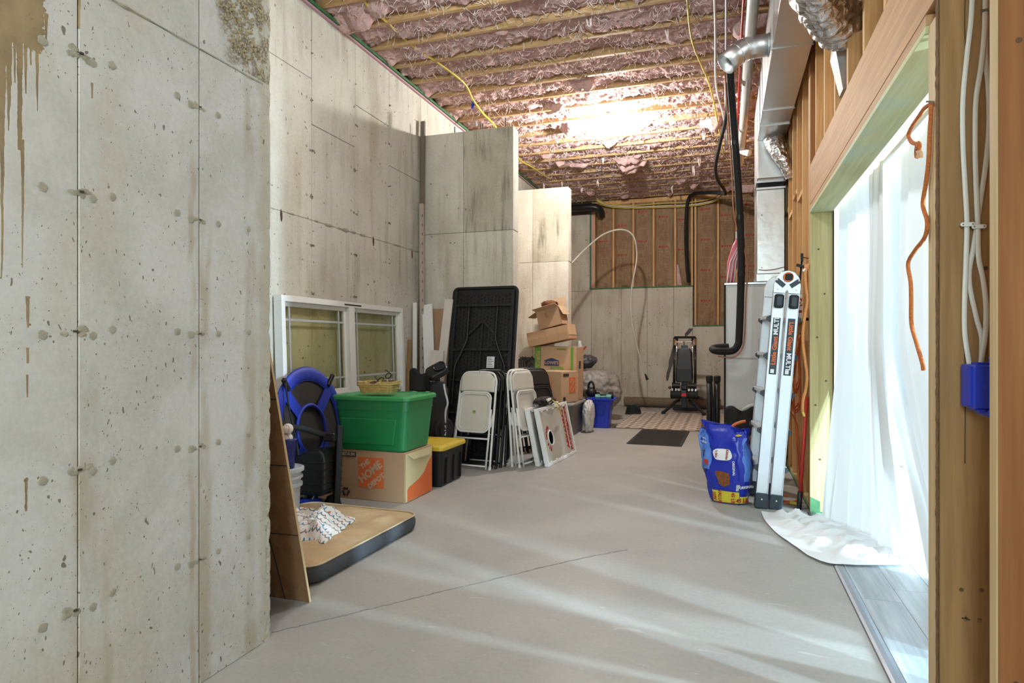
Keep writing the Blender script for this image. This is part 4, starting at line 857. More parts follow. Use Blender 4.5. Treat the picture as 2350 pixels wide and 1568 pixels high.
for s, u in (('SIZE', .693), ('VALUE', .735), ('45 LB', .785)): kfront(s, .037, u, .092, RED, -90)
kfront('45 LB', .045, .89, .065, RED, 0); kfront('ORIGINAL', .03, .93, .235, INKW, 0)
kfront('TASTE &', .018, .635, .80, INKW, 0); kfront('NOURISHMENT', .014, .635, .77, INKW, 0); kfront('IN EVERY BITE', .012, .635, .745, INKW, 0)
# ================================================================== REAR ZONE
t = thing('trellis_rug', 'brown and cream trellis patterned rug under the exercise bench', 'rug', (-.78,10.6,0), (0,0,0))
M().grid(20, 24, lambda u, v: (-.80+1.60*u, -1.16+2.32*v, .006+.003*fbm((u*6,v*6,0),2))).build('rug_weave', RUGM, t, solid=.006)
for y in (-1.165, 1.165): box('rug_binding', -.80, .80, y-.012, y+.012, .001, .010, INKW if y > 0 else CARPET, t)
t = thing('ribbed_floor_mat', 'dark ribbed rubber floor mat in front of the patterned rug', 'mat', (-.83,8.66,0), (0,0,R(-1)))
box('mat_base', -.335, .335, -.69, .69, .001, .012, RUBBER, t, bevel=.004)
m = M()
for k in range(26): m.box(-.30, .30, -.655+.0505*k, -.63+.0505*k, .012, .017)
m.build('rib', RUBBER, t, kind='stuff')
t = thing('carpet_roll', 'rolled brown carpet lying along the foot of the back wall', 'carpet roll', (-1.0,12.78,.10))
m = M()
m.loft([[(x, .10*cos(a)*1.1, .095*sin(a)) for a in [2*pi*k/20 for k in range(20)]] for x in (-.92,-.9,0,.9,.92)]); m.build('roll', CARPET, t, smooth=False)
M().tube([(-.925, .075*(1-k/40)*cos(k*.6), .075*(1-k/40)*sin(k*.6)) for k in range(36)], .006, 5).build('roll_spiral', BLACKM, t)
t = thing('floor_wedge', 'small black arched push-up stand on the floor beside the rug', 'exercise stand', (-1.56,11.42,0))
M().loft([[(-.13,y,.0),(-.13,y,.05),(-.10,y,.14),(-.05,y,.185),(.05,y,.185),(.10,y,.14),(.13,y,.05),(.13,y,0)] for y in (-.07,.07)]).build('body', BLACK, t, bevel=.015, seg=2); M().tube([(-.07,-.09,.06),(-.07,-.09,.12)], .02, 8).build('grip', BLACKM, t); box('foot_pad', -.135,.135,-.10,.10,0,.03,BLACKM,t,bevel=.01); M().tube([(.07,-.09,.06),(.07,-.09,.12)], .02, 8).build('grip', BLACKM, t)
# bench
t = thing('weight_bench', 'black upright folded weight bench with chrome posts standing on the rug', 'exercise bench', (-.70,11.75,.008))
for s_ in (-1,1):
    M().tube(smooth_pts([(s_*.08,.0,.24),(s_*.16,-.06,.20),(s_*.25,-.14,.11),(s_*.345,-.22,.03)], 5), .028, 10).build('front_leg', GUN, t, smooth=True); box('foot_cap', s_*.345-.035, s_*.345+.035, -.26, -.18, 0, .05, BLACKM, t, bevel=.01)
    M().tube([(s_*.185,.06,.30),(s_*.18,.15,1.36)], .024, 10).build('side_post', GUN, t, smooth=True); M().tube([(s_*.14,.05,.95),(s_*.135,.12,1.34)], .022, 10).build('chrome_rod', CHROME, t, smooth=True)
    M().tube([(s_*.185,.14,1.22),(s_*.185,.15,1.34)], .03, 10).build('chrome_sleeve', CHROME, t, smooth=False)
    M().tube([(s_*.07,-.06,.50),(s_*.21,-.06,.50)], .052, 14).build('roller_pad', BLACK, t, smooth=False); M().tube([(s_*.05,-.06,.34),(s_*.235,-.06,.34)], .075, 16).build('seat_roller', BLACKM, t, smooth=False)
    for x in (.085,.14,.2): box('chrome_clip', s_*x-.014, s_*x+.014, -.12, -.06, .405, .455, CHROME, t, bevel=.004)
def padring(z, w_, y): return [(x, y+yy, z) for x, yy in rr(w_, .07, .025, 4)]
M().loft([padring(.56,.26,-.03),padring(.575,.295,-.035),padring(.80,.29,-.02),padring(1.10,.25,.03),padring(1.15,.22,.04),padring(1.165,.19,.045)]).build('backrest', BLACK, t, smooth=False)
box('top_bar', -.19, .19, .10, .17, 1.345, 1.385, BLACKM, t, bevel=.015); M().tube([(-.13,.06,1.28),(.13,.06,1.28)], .012, 8).build('cross_bar', CHROME, t); M().tube([(-.01,.05,1.29),(-.01,.05,1.14)], .014, 8).build('adjust_pin', CHROME, t); box('adjust_plate', -.06,.06,.03,.06,1.14,1.22,NAVYP,t,bevel=.004)
box('spine', -.05,.05,-.02,.10,.10,.60,GUN,t,bevel=.01); box('center_hub', -.055,.055,-.13,-.05,.43,.52,GUN,t,bevel=.015); box('badge', -.045,.045,-.145,-.12,.31,.37,REDP,t,bevel=.006); box('badge_top', -.045,.045,-.14,-.10,.37,.42,NAVYP,t,bevel=.006)
M().beam((-.19,.12,.12),(.19,.12,.12), .06, .05).build('rear_foot', GUN, t); M().tube([(0,.05,.22),(0,.55,.06)], .03, 10).build('rear_stay', GUN, t); box('rear_bar', -.24,.24,.52,.58,.0,.06,GUN,t,bevel=.01); M().tube([(.22,-.0,.30),(.33,-.02,.27)], .02, 8).build('side_knob', BLACKM, t); M().ball((-.25,-.04,.46),.03).build('pull_knob', mat('knob_brown', (.12,.07,.03), .6), t)
# ================================================================== CURTAIN
def lerp_path(P, u):
    k = u*(len(P)-1); i = min(int(k), len(P)-2); s_ = k-i; p0 = P[max(i-1,0)]; p1 = P[i]; p2 = P[i+1]; p3 = P[min(i+2,len(P)-1)]
    p0, p1, p2, p3 = map(Vector, (p0, p1, p2, p3)); return .5*((2*p1)+(p2-p0)*s_+(2*p0-5*p1+4*p2-p3)*s_*s_+(3*p1-p0-3*p2+p3)*s_**3)
def drape(top, contact, hem, ztop, vc, fold, seed, nu=150, nv=90, straight=.45):
    def f(u, v):
        T = lerp_path(top, u); Cn = lerp_path(contact, u)
        fo_ = sin(u*46+2*sin(u*9+seed))*.6+sin(u*23+seed)*.5
        if v <= vc:
            s_ = v/vc; k = max(0, (s_-straight)/(1-straight)); k = k*k*(3-2*k)*.35+k*.65
            p = Vector((T.x+(Cn.x-T.x)*k, T.y+(Cn.y-T.y)*k, ztop*(1-s_)+.014*s_))
            A = fold*(.35+.65*s_)*(1-.75*max(0, s_-.75)/.25*.5)
            p.x += fo_*A+.012*fbm((u*6, v*3, seed), 2); p.y += .5*A*sin(u*46+1+seed); return p
        s_ = (v-vc)/(1-vc); Hm = lerp_path(hem, u); p = Cn.lerp(Hm, s_); A = fold*.62
        lift = .012+.075*abs(fbm((u*6+seed, s_*3.5, 1), 4))*sin(min(1,s_*1.15)*pi*.97)+.016*(.5+.5*sin(u*21+s_*5+3*sin(s_*4)))*(1-s_*.8)
        q = Vector((p.x+fo_*A*(1-s_), p.y+.5*A*(1-s_)*sin(u*46+1+seed), lift*min(1, s_*6)+.014*(1-min(1, s_*6)))); return q
    return M().grid(nu, nv, f)
t = thing('white_curtain', 'white curtain filling the opening, its hem swept onto the concrete floor', 'curtain')
drape([(.775,5.14),(.79,4.75),(.80,4.3),(.80,4.05),(.80,3.85)], [(.64,4.95),(.73,4.90),(.86,4.70),(.92,4.40),(.96,4.14)], [(.25,5.02),(.27,4.72),(.36,4.35),(.55,3.96),(.96,4.06)], 2.235, .84, .042, 1.3).build('cloth', CURT, t, smooth=True)
def hemline(u):
    p = lerp_path([(.25,5.02),(.27,4.72),(.36,4.35),(.55,3.96),(.96,4.06)], u); return (p.x, p.y, .014)
t2 = thing('white_curtain', 'second white curtain panel hanging behind, toward the near post', 'curtain')
drape([(.875,4.19),(.87,3.6),(.87,3.0),(.87,2.42)], [(1.04,3.89),(1.03,3.5),(1.02,3.15),(1.0,2.85)], [(1.07,3.87),(1.05,3.5),(1.04,3.15),(1.02,2.85)], 2.26, .97, .028, 4.1, 90, 50, .45).build('cloth', CURT2, t2, smooth=True)
drape([(.88,2.6),(.88,2.45),(.88,2.30)], [(.95,2.58),(.95,2.45),(.93,2.32)], [(.97,2.58),(.96,2.45),(.95,2.32)], 2.26, .97, .03, 2.1, 40, 40, .05).build('light_mask_cloth', CURT2, t2, smooth=True)  # unseen cloth added by the post to narrow the floor's light band
tag(M().tube([(.835,2.2,2.262),(.835,5.16,2.262)], .011, 8).build('curtain_rod', WHITE), 'thin white curtain rod over the opening', 'curtain rod')
# ================================================================== NEAR POST ITEMS
t = thing('orange_rope', 'knotted orange braided rope hanging down the near post of the opening', 'rope')
XRp = .592
rp = [(2137,238),(2122,248),(2110,265),(2090,295),(2085,312),(2092,326),(2104,331)]
rp = [atX(x, y, XRp) for x, y in rp]; rp2 = [(2137,238),(2136,270),(2133,320),(2131,370),(2125,420),(2118,470),(2128,510),(2122,545),(2100,575),(2084,605),(2090,650),(2091,690),(2092,745),(2104,790),(2117,835),(2119,850)]
rp2 = [atX(x, y, XRp) for x, y in rp2]
for L in (rp, rp2): M().tube(smooth_pts(L, 7), .0066, 8).build('rope_strand', ROPE, t, smooth=True)
kc = atX(2107, 338, XRp); m = M()
for k in range(3): m.tube([kc+Vector((0, .013*cos(a)+.003*k, .013*sin(a)-.008*k)) for a in [2*pi*j/12 for j in range(12)]], .007, 6, closed=True)
m.build('knot', ROPE, t, smooth=True); M().tube([kc+Vector((0,0,-.012)), atX(2111,352,XRp), atX(2110,362,XRp)], [.007,.009,.011], 8).build('frayed_end', mat('pale_rope_fray', (.65,.38,.22), .9), t)
M().tube([Vector((.602,rp[0].y,rp[0].z+.004)), Vector((.578,rp[0].y,rp[0].z+.008))], .003, 6).build('nail', REBAR, t)
PY = 2.165
def pp(x, y, dy=0): return at(x, y, PY+dy)
def flatcable(name, pts, label):
    m = M(); P_ = smooth_pts([pp(*p) for p in pts], 8); n = 8
    def ring(i):
        p = P_[i]; d = (P_[min(i+1,len(P_)-1)]-P_[max(i-1,0)]).normalized(); sx_ = Vector((d.z,0,-d.x)).normalized() if abs(d.z) > 1e-6 else Vector((1,0,0))
        return [p+sx_*(.0072*cos(2*pi*j/n))+Vector((0,.0032*sin(2*pi*j/n),0)) for j in range(n)]
    m.loft([ring(i) for i in range(len(P_))]); return tag(m.build(name, WWIRE, None, smooth=True), label, 'cable')
flatcable('white_cable', [(2233,-60),(2229,40),(2219,130),(2210,230),(2210,330),(2215,430),(2219,510),(2217,600),(2214,680),(2214,760),(2222,820),(2228,850)], 'white flat cable nearest the opening on the brown post')
flatcable('white_cable', [(2262,-60),(2260,60),(2252,150),(2240,230),(2238,330),(2240,420),(2244,515),(2246,590),(2256,640),(2263,700),(2262,760),(2254,815),(2249,850)], 'white flat cable in the middle of the brown post')
flatcable('white_cable', [(2264,-60),(2262,120,.008),(2268,200,.008),(2270,290,.008),(2262,380,.008),(2250,460,.008),(2242,520,.008),(2234,570,.008),(2224,640,.008),(2240,725,.008),(2253,775,.008),(2252,830,.008)], 'white flat cable weaving behind the others on the brown post')
for k, (x, y) in enumerate(((2219,516),(2245,521))):
    s_ = thing('cable_staple', ['white cable staple over the cable nearest the opening', 'white cable staple holding two crossing cables on the post'][k], 'staple', pp(x, y))
    M().prism(rr(.036,.012,.0055,4), 0, .005).build('staple_bridge', INKW, s_, bevel=.001).matrix_local = Matrix.Translation((0,-.0042,0)) @ Euler((pi/2,0,0)).to_matrix().to_4x4()
    for x_ in (-.012,.012): M().tube([(x_,-.010,0),(x_,.014,0)], .0022, 8).build('staple_nail', REBAR, s_)
o = M().tube([pp(2252,26), pp(2272,22)], .005, 8).build('wire_clip', REBAR); tag(o, 'dark wire clip pinning cables near the top of the brown post', 'clip')
c0 = at(2252, 888, 2.06)
t = thing('blue_outlet_box', 'blue plastic electrical box nailed beside the brown post with cables entering', 'outlet box', (c0.x+.010, 2.11, c0.z))
z0, z1 = -.062, .060
m = M(); m.box(-.03,.042,-.06,.045,z0,z1); m.build('box_body', BLUP, t, bevel=.004)
box('rib', -.034,-.028,-.045,.0,z0+.008,z1-.006,BLUP,t); box('mount_ear', .028,.05,-.07,.02,z1,z1+.022,BLUP,t,bevel=.003); box('mount_ear', .0,.05,-.066,.02,z0-.02,z0,BLUP,t,bevel=.003); box('mount_ear', -.02,-.002,-.066,.02,z0-.008,z0,BLUP,t,bevel=.002)
M().tube([(-.004,-.066,.0),(-.004,-.055,.0)], .009, 12).build('screw_boss', BLUP, t); box('cable_slot', -.012,.022,-.03,.02,z1-.001,z1+.006,BLUP,t)
# ================================================================== LEFT STORAGE: boards, window
t = thing('osb_board', 'narrow brown chipboard panel leaning on the end of the near wall', 'board', (-1.905,2.60,.002), (R(12.0),R(-1.2),0))
box('board_sheet', -1.1, 0, -.011, 0, 0, 1.62, OSB, t); box('pale_edge', -.0005, .0015, -.012, .0005, 0, 1.62, STUDL, t)
for z in (.35,.70,1.02): box('chalk_line', -.5, -.002, -.0122, -.0108, z, z+.005, DARKINK, t)
M().beam((-.14,-.0118,.0),(-.19,-.0118,.5),.006,.001,up=(0,1,0)).build('chalk_line', DARKINK, t)
t = thing('spare_window_unit', 'white twin window unit with grille bars leaning on the left concrete wall', 'window', (XL+.11,4.14,0), (0,R(-2.0),0))
WL, WH = 1.98, 1.64
def wbar(nm, y0,y1,z0,z1,x0=-.04,x1=.04,mm=WHITEP): return box(nm, x0,x1,y0,y1,z0,z1,mm,t,bevel=.003)
wbar('frame_top',0,WL,WH-.05,WH); wbar('frame_bottom',0,WL,0,.05); wbar('frame_side',0,.045,.05,WH-.05); wbar('frame_side',WL-.045,WL,.05,WH-.05); wbar('mullion',WL/2-.045,WL/2+.045,.05,WH-.05)
for k, (a, b) in enumerate(((.045,WL/2-.045),(WL/2+.045,WL-.045))):
    for j, (z0, z1) in enumerate(((.05,.80),(.80,WH-.05))):
        xo = -.03 if j else 0.0
        wbar('sash_rail',a,b,z0,z0+.05,xo,xo+.03); wbar('sash_rail',a,b,z1-.035,z1,xo,xo+.03); wbar('sash_stile',a,a+.03,z0+.05,z1-.035,xo,xo+.03); wbar('sash_stile',b-.03,b,z0+.05,z1-.035,xo,xo+.03)
        box('pane', xo+.012, xo+.016, a+.03, b-.03, z0+.05, z1-.035, GLASS, t)
        for y in (a+.095, b-.115): box('grille_bar', xo+.017, xo+.024, y, y+.018, z0+.05, z1-.035, LGREY, t)
        for z in (z0+.14, z1-.15): box('grille_bar', xo+.017, xo+.024, a+.03, b-.03, z, z+.018, LGREY, t)
box('hinge_label', .038,.042, WL/2-.12, WL/2+.16, WH-.034, WH-.02, DARKINK, t)
def leaner(name, label, cat, x, y, w_, d_, L, ry, rx, m, rz=0, cap=None):
    t = thing(name, label, cat, (x,y,0), (R(rx),R(ry),R(rz))); box('plank', -w_/2,w_/2,-d_/2,d_/2,0,L,m,t,bevel=.002); return t
o = M().beam((-3.325,6.56,0.0),(-3.345,6.68,3.85),.05,.03,up=(0,1,0)).build('dark_trim_length', mat('dark_bronze_trim', (.16,.13,.10), .5)); tag(o, 'very tall dark trim length standing in the corner by the buttress', 'trim')
o = M().beam((-3.23,6.44,0.0),(-3.325,6.60,2.87),.05,.03,up=(0,1,0)).build('perforated_angle', mat('taupe_vinyl', (.42,.36,.30), .5)); tag(o, 'tall taupe perforated trim length leaning before the dark one', 'trim')
for k in range(36):
    q = Vector((-3.23,6.44,0)).lerp(Vector((-3.325,6.60,2.87)), .3+.019*k); 
    if k % 2 == 0: box('slot', q.x+.010, q.x+.016, q.y-.017, q.y-.0145, q.z, q.z+.03, DARKINK, o)
o = M().beam((-3.36,6.28,0),(-3.375,6.40,1.30),.035,.02,up=(0,1,0)).build('wood_lath', STUDB); tag(o, 'brown wooden lath leaning in the corner beside the window unit', 'lath')
o = M().beam((-3.26,6.30,0),(-3.34,6.46,1.72),.045,.015,up=(0,1,0)).build('white_trim_strip', TRIMW); tag(o, 'narrow white trim strip squeezed between window unit and wide boards', 'trim')
o = M().beam((-3.02,6.26,0),(-3.225,6.54,1.70),.125,.018,up=(0,1,0)).build('white_trim_board', TRIMW); tag(o, 'wide bright white trim board leaning left of the cardboard sheet', 'trim')
o = M().beam((-3.075,6.34,0),(-2.985,6.615,1.76),.10,.018,up=(0,1,0)).build('cream_trim_board', mat('cream_trim_paint',(.66,.59,.53),.5)); tag(o, 'cream painted trim board leaning right of the cardboard sheet', 'trim')
o = M().beam((-3.06,6.22,0),(-3.03,6.40,1.18),.16,.018,up=(0,1,0)).build('cream_trim_board', bpy.data.materials['cream_trim_paint']); tag(o, 'short wide cream trim board leaning against a taller cream one', 'trim')
o = M().beam((-3.08,6.50,0),(-3.08,6.68,1.66),.42,.006,up=(0,1,0)).build('cardboard_sheet', CARD); tag(o, 'flat brown cardboard sheet leaning on the buttress behind trim boards', 'cardboard')
# ================================================================== DOG BED, BLANKET, FLOOR SHEET
t = thing('dog_bed', 'tan plush dog bed cushion with charcoal sides flat on the floor', 'dog bed', (-2.44,3.32,0), (0,0,R(-1.5)))
BW, BD = .92, 1.16
def bedring(k, z): return [(x+.006*fbm((x*9,y*9,z*20),2), y+.006*fbm((y*9,x*9,z*20),2), max(.001, z+.008*fbm((x*5,y*5,2),2)*(z > .05))) for x, y in rr(BW*k, BD*k, .10, 10)]
m = M(); m.loft([bedring(.94,.001),bedring(.985,.015),bedring(1.0,.04),bedring(1.0,.075),bedring(.985,.098)], cap1=False); m.build('side_band', GREYBED, t, smooth=True)
def bedtop(u, v):
    a = 2*pi*u; n = len(rr(1,1,.1,10)); P_ = rr(BW*.985, BD*.985, .10, 10); kk = u*n; i = int(kk) % n; f_ = kk-int(kk); p = Vector(P_[i]).lerp(Vector(P_[(i+1) % n]), f_)*(1-v)
    dip = .016*(1-(1-v)**6)-.02*(v > .0)*math.exp(-((p.x+.05)**2+(p.y)**2)/.06); return (p.x, p.y, .098+dip+.014*fbm((p.x*4, p.y*4, 5), 3)*min(1, v*5))
M().grid(133, 16, bedtop).build('plush_top', TANBED, t, smooth=True)
M().tube([(p[0]*1.0,p[1]*1.0,.0995+.003) for p in [(q[0],q[1]) for q in rr(BW*.988,BD*.988,.10,10)]], .005, 6, closed=True).build('piping', mat('pale_piping', (.55,.45,.28), .9), t, smooth=True)
t = thing('zigzag_blanket', 'crumpled fleece blanket with zigzag print lying on the tan dog bed', 'blanket', (-2.50,3.30,.098), (0,0,R(12)))
def bl(u, v):
    x = -.34+.62*u; y = -.28+.52*v; n = fbm((x*3.2, y*3.2, 3), 4); r = abs(fbm((x*4.5+2, y*3, 8), 3)); e = min(u, 1-u, v, 1-v)*5; e = min(1, e)
    return (x+.05*fbm((v*3,u*3,1),3)+.03*n, y+.06*fbm((u*3,v*2,6),3), .012+e*(.052+.055*n+.07*r))
m = M().grid(80, 64, bl); o = m.build('fleece', BLANK, t, smooth=True, solid=.006)
uv = o.data.uv_layers.new(name='UVMap')
for li, lp_ in enumerate(o.data.loops): vi = lp_.vertex_index; uv.data[li].uv = ((vi % 80)/79, (vi//80)/63)
t = thing('chipboard_floor_sheet', 'flat brown chipboard sheet on the floor under the black machine', 'board', (0,0,0)); M().box(-3.38,-3.005,3.6,4.98,.001,.012).build('sheet', OSB, t); box('blue_edge_tape', -3.006,-3.0,3.62,4.40,.001,.014,NAVY,t)
# ================================================================== BLUE SWING, MACHINE, BUCKETS, BASEBALLS
t = thing('saucer_swing', 'round blue and black saucer swing standing on edge against the window unit', 'swing', (-3.195,4.37,.555), Euler((0,R(90-7),R(4)),'XYZ'))
RS = .515
m = M(); nseg = 64
def rimring(j):
    a = 2*pi*j/nseg; c_, s_ = cos(a), sin(a); out = []
    for q in range(10):
        b = 2*pi*q/10; rad = RS-.058+.058*cos(b)+.004*fbm((a*8, q, 0), 2)*0; out.append((rad*c_, rad*s_, .020*sin(b)+.004*sin(a*26)*max(0,sin(b))*(.4+.6*abs(cos(b)))))
    return out
rings = [rimring(j) for j in range(nseg)]; m.loft(rings+[rings[0]], cap0=False, cap1=False); m.build('padded_rim', BLU, t, smooth=True)
m = M(); m.lathe([(.001,-.02),(.2,-.022),(.43,-.002),(.47,.0)], 48, cap0=False, cap1=False); m.build('mesh_seat', mat('black_mesh_cloth', (.022,.017,.014), .8, bmp=.3, bscale=200), t, smooth=True)
M().tube([(.20*cos(a),.20*sin(a),.0) for a in [2*pi*k/40 for k in range(40)]], .016, 6, closed=True).build('inner_ring', BLU, t, smooth=True)
for a in (45,135,225,315): M().beam((.21*cos(R(a)),.21*sin(R(a)),.004),(.46*cos(R(a)),.46*sin(R(a)),.012),.10,.008).build('strap_panel', BLU, t)
m = M(); m.lathe([(.40,.006),(.43,.014),(.465,.016)], 48, cap0=False, cap1=False); m.build('inner_band', BLU, t, smooth=True)
for a in (40,-40,140,220): M().beam((.44*cos(R(a)),.44*sin(R(a)),.02),(.56*cos(R(a)),.56*sin(R(a)),.035),.035,.03).build('buckle', BLACK, t, bevel=.006)
M().tube(smooth_pts([(-.40,-.36,.05),(-.2,-.39,.08),(.05,-.36,.09),(.2,-.36,.10)], 5), .007, 8).build('hanging_strap', BLACKF, t, smooth=True)
t = thing('black_ribbed_machine', 'black ribbed plastic motor housing on a post in front of the swing', 'machine', (-2.955,4.14,.012))
m = M(); prof = [(-.17,.15),(-.18,.32),(-.165,.365),(-.10,.405),(-.02,.435),(.08,.445),(.12,.42),(.13,.35),(.13,.15),(.10,.10),(-.13,.10)]
m.loft([[(x, y, z) for x, z in prof] for y in (-.13,.10)]); m.build('housing', BLACK, t, bevel=.018, seg=2)
for k in range(5): box('rib', -.185,.136,-.136,.104,.135+.053*k,.143+.053*k,BLACK,t,bevel=.002)
M().beam((.15,.0,.02),(.165,.02,.62),.045,.05).build('post', BLACK, t, bevel=.006); box('bracket', .06,.165,-.05,.06,.50,.57,BLACK,t,bevel=.01); M().loft([[(.05,-.03,.0),(.155,-.03,0),(.155,.07,0),(.05,.07,0)],[(.08,-.02,.08),(.13,-.02,.08),(.13,.05,.08),(.08,.05,.08)]]).build('post_foot', BLACKM, t)
M().tube(smooth_pts([(.10,-.02,.54),(.02,-.06,.565),(-.08,-.12,.605),(-.20,-.24,.625)], 6), [.022]*18+[.018], 10).build('arm', BLACKM, t, smooth=True)
for k in range(4): M().tube([(-.175-.012*k,-.215-.012*k,.621+.001*k),(-.180-.012*k,-.220-.012*k,.622+.001*k)], .021, 10).build('orange_stripe', ORANGE, t)
M().tube(smooth_pts([(-.18,-.16,.015),(-.08,-.12,.02),(-.01,-.10,.05),(.0,-.06,.12)], 6), .016, 8).build('hose', BLACK, t, smooth=True)
for s_ in (-1,1): M().beam((-.10,s_*.08,.0),(-.06,s_*.05,.14),.03,.03).build('leg', BLACK, t)
t = thing('blue_seat_pad', 'blue plastic pad lying on the chipboard under the black machine', 'pad', (-3.0,4.02,.013)); M().ball((0,0,.035), .12, .16, .035, 16, 8).build('pad', BLU, t, smooth=True)
t = thing('grey_pail', 'stacked pale grey plastic pails behind the leaning chipboard panel', 'bucket', (-2.90,3.63,0))
M().lathe([(.112,0),(.125,.27),(.14,.275),(.14,.295),(.127,.30),(.13,.325),(.142,.33),(.142,.345),(.13,.35),(.132,.375),(.15,.378),(.15,.40),(.138,.405),(.12,.398),(.02,.396)], 28, cap1=True).build('pail_body', LGREY, t, smooth=False)
t = thing('blue_ball_tube', 'tall dark blue tapered tub holding baseballs on the grey pail', 'tub', (-2.85,3.63,.398)); M().lathe([(.045,0),(.062,.19),(.067,.2),(.06,.205),(.05,.17),(.04,.02)], 20).build('tub', mat('dark_blue_plastic', (.01,.02,.20), .3), t, smooth=True)
BALL = mat('baseball_leather', (.80,.76,.70), .6)
for k, (dx, dy, dz) in enumerate(((0,0,.205),(.012,-.012,.272))):
    t = thing('baseball', ['white baseball sunk in the mouth of the blue tub', 'white baseball with red stitching balanced topmost on the blue tub'][k], 'baseball', (-2.85+dx,3.63+dy,.398+dz)); M().ball((0,0,0),.037).build('leather', BALL, t, smooth=True)
    M().tube([(.0375*cos(a)*.78, -.0375*.62*cos(.5*sin(2*a)), .0375*sin(a)*.78) for a in [2*pi*j/24 for j in range(24)]], .0018, 4, closed=True).build('stitching', REDP, t)
# ================================================================== CARTONS AND TOTES
def tote(t, w_, d_, h_, taper, bm, lm, rimh=.03, r=.05, lidm=True):
    rg = lambda k, z, g=0: [(x, y, z) for x, y in rr((w_-g)*k, (d_-g)*k if True else d_, r, 5)]
    M().loft([rg(1-taper-.02,0),rg(1-taper,.012),rg(1-taper*.12,h_*.80),rg(1,h_*.80),rg(1,h_*.90),rg(1.01,h_*.90),rg(1.01,h_)], cap1=not lidm).build('body', bm, t, smooth=False)
    for s_ in (-1,1):
        M().loft([[(s_*.0-w_*.32*k, -d_/2*(1-taper*q)-o_, z) for k, z in ((1,a),(-1,a),(-1,b),(1,b))] for o_, q, a, b in ((.0,.5,.10*h_,.10*h_),)] if False else [[(-.01,-.01,.0),(.01,-.01,0),(.01,.01,0)],[(-.01,-.01,.001),(.01,-.01,.001),(.01,.01,.001)]])
    if lidm:
        lg = lambda k, z: [(x, y, z) for x, y in rr(w_*k+.03, d_*k+.03, r+.01, 5)]
        M().loft([lg(1.015,h_-.004),lg(1.035,h_-.004),lg(1.035,h_+rimh*.6),lg(1.01,h_+rimh),lg(.95,h_+rimh),lg(.93,h_+rimh*.55),lg(.80,h_+rimh*.55),lg(.78,h_+rimh*.85),lg(.3,h_+rimh*.85)]).build('lid', lm, t, smooth=False, bevel=.003)
t = thing('green_tote', 'large green storage tote with lid stacked on the cardboard carton', 'storage tote', (-2.675,4.65,.402), (0,0,R(0)))
tote(t, .655, .50, .405, .10, GRN, GRNL, .032, .05)
m = M()
for o_, z in ((0,0),): m.add([(-.255,-.232,.05),(.20,-.232,.05),(.235,-.2455,.255),(-.265,-.2455,.255),(-.255,-.2365,.05),(.20,-.2365,.05),(.235,-.2500,.255),(-.265,-.2500,.255)], [(4,5,6,7),(0,1,5,4),(1,2,6,5),(2,3,7,6),(3,0,4,7)])
m.build('raised_front_panel', GRN, t, bevel=.004)
def carton(t, w_, d_, h_, m=CARD, jit=.004, sag=0):
    x, y = w_/2, d_/2
    M().loft([[(-x,-y,0),(x,-y,0),(x,y,0),(-x,y,0)],[(-x-jit,-y-jit,h_*.5),(x+jit,-y-jit,h_*.5),(x+jit,y,h_*.5),(-x-jit,y,h_*.5)],[(-x,-y,h_),(x,-y,h_-sag),(x,y,h_-sag),(-x,y,h_)]]).build('box_body', m, t, bevel=.004)
t = thing('moving_carton', 'sagging cardboard moving carton with orange store square under the green tote', 'box', (-2.685,4.665,0), (0,0,R(-1)))
carton(t, .62, .46, .40, CARD, .004, .004)
box('side_wrap', .3145,.3165,-.228,.228,.008,.385,CREAMC,t)
M().add([(.3175,-.20,.01),(.3175,.226,.01),(.3175,.226,.31),(.3175,.15,.26),(.3175,.08,.19),(.3175,-.02,.15),(.3175,-.17,.12),(.3175,-.20,.10)], [tuple(range(8))]).build('orange_swoosh', ORANGE, t)
M().loft([[(.3170,-.21,.385),(.3170,.215,.385),(.3185,.215,.385)],[(.330,-.12,.33),(.327,.17,.325),(.329,.17,.325)]]).build('loose_flap', CREAMC, t)
fm = lambda x, z, a=0: Matrix.Translation((x,-.2365,z)) @ Euler((pi/2,R(-a) if False else 0,0)).to_matrix().to_4x4() @ Matrix.Rotation(R(a),4,'Z')
box('orange_square', -.105,.125,-.2362,-.2345,.105,.345,ORANGE,t)
for s_, x, z, sz in (('THE',-.045,.290,.052),('HOME',.005,.228,.086),('DEPOT',.058,.160,.056)): text(s_, sz, CARD2, t, None, mtx=fm(x,z,38), bold=.0032, ext=.0006)
box('black_label', -.29,-.13,-.2362,-.2345,.342,.380,DARKINK,t); text('MEDIUM', .036, CARD2, t, None, mtx=fm(-.21,.361), bold=.001)
m = M()
for k in range(3):
    a = R(90+120*k); c_ = Vector((-.225+.024*cos(a), -.2365, .055+.024*sin(a))); tn = Vector((-sin(a),0,cos(a))); m.beam(c_-tn*.022, c_+tn*.010, .016, .001, up=(0,1,0)); m.add([c_+tn*.010+Vector((cos(a),0,sin(a)))*.016, c_+tn*.010-Vector((cos(a),0,sin(a)))*.016, c_+tn*.032], [(0,1,2)])
m.build('recycling_mark', DARKINK, t)
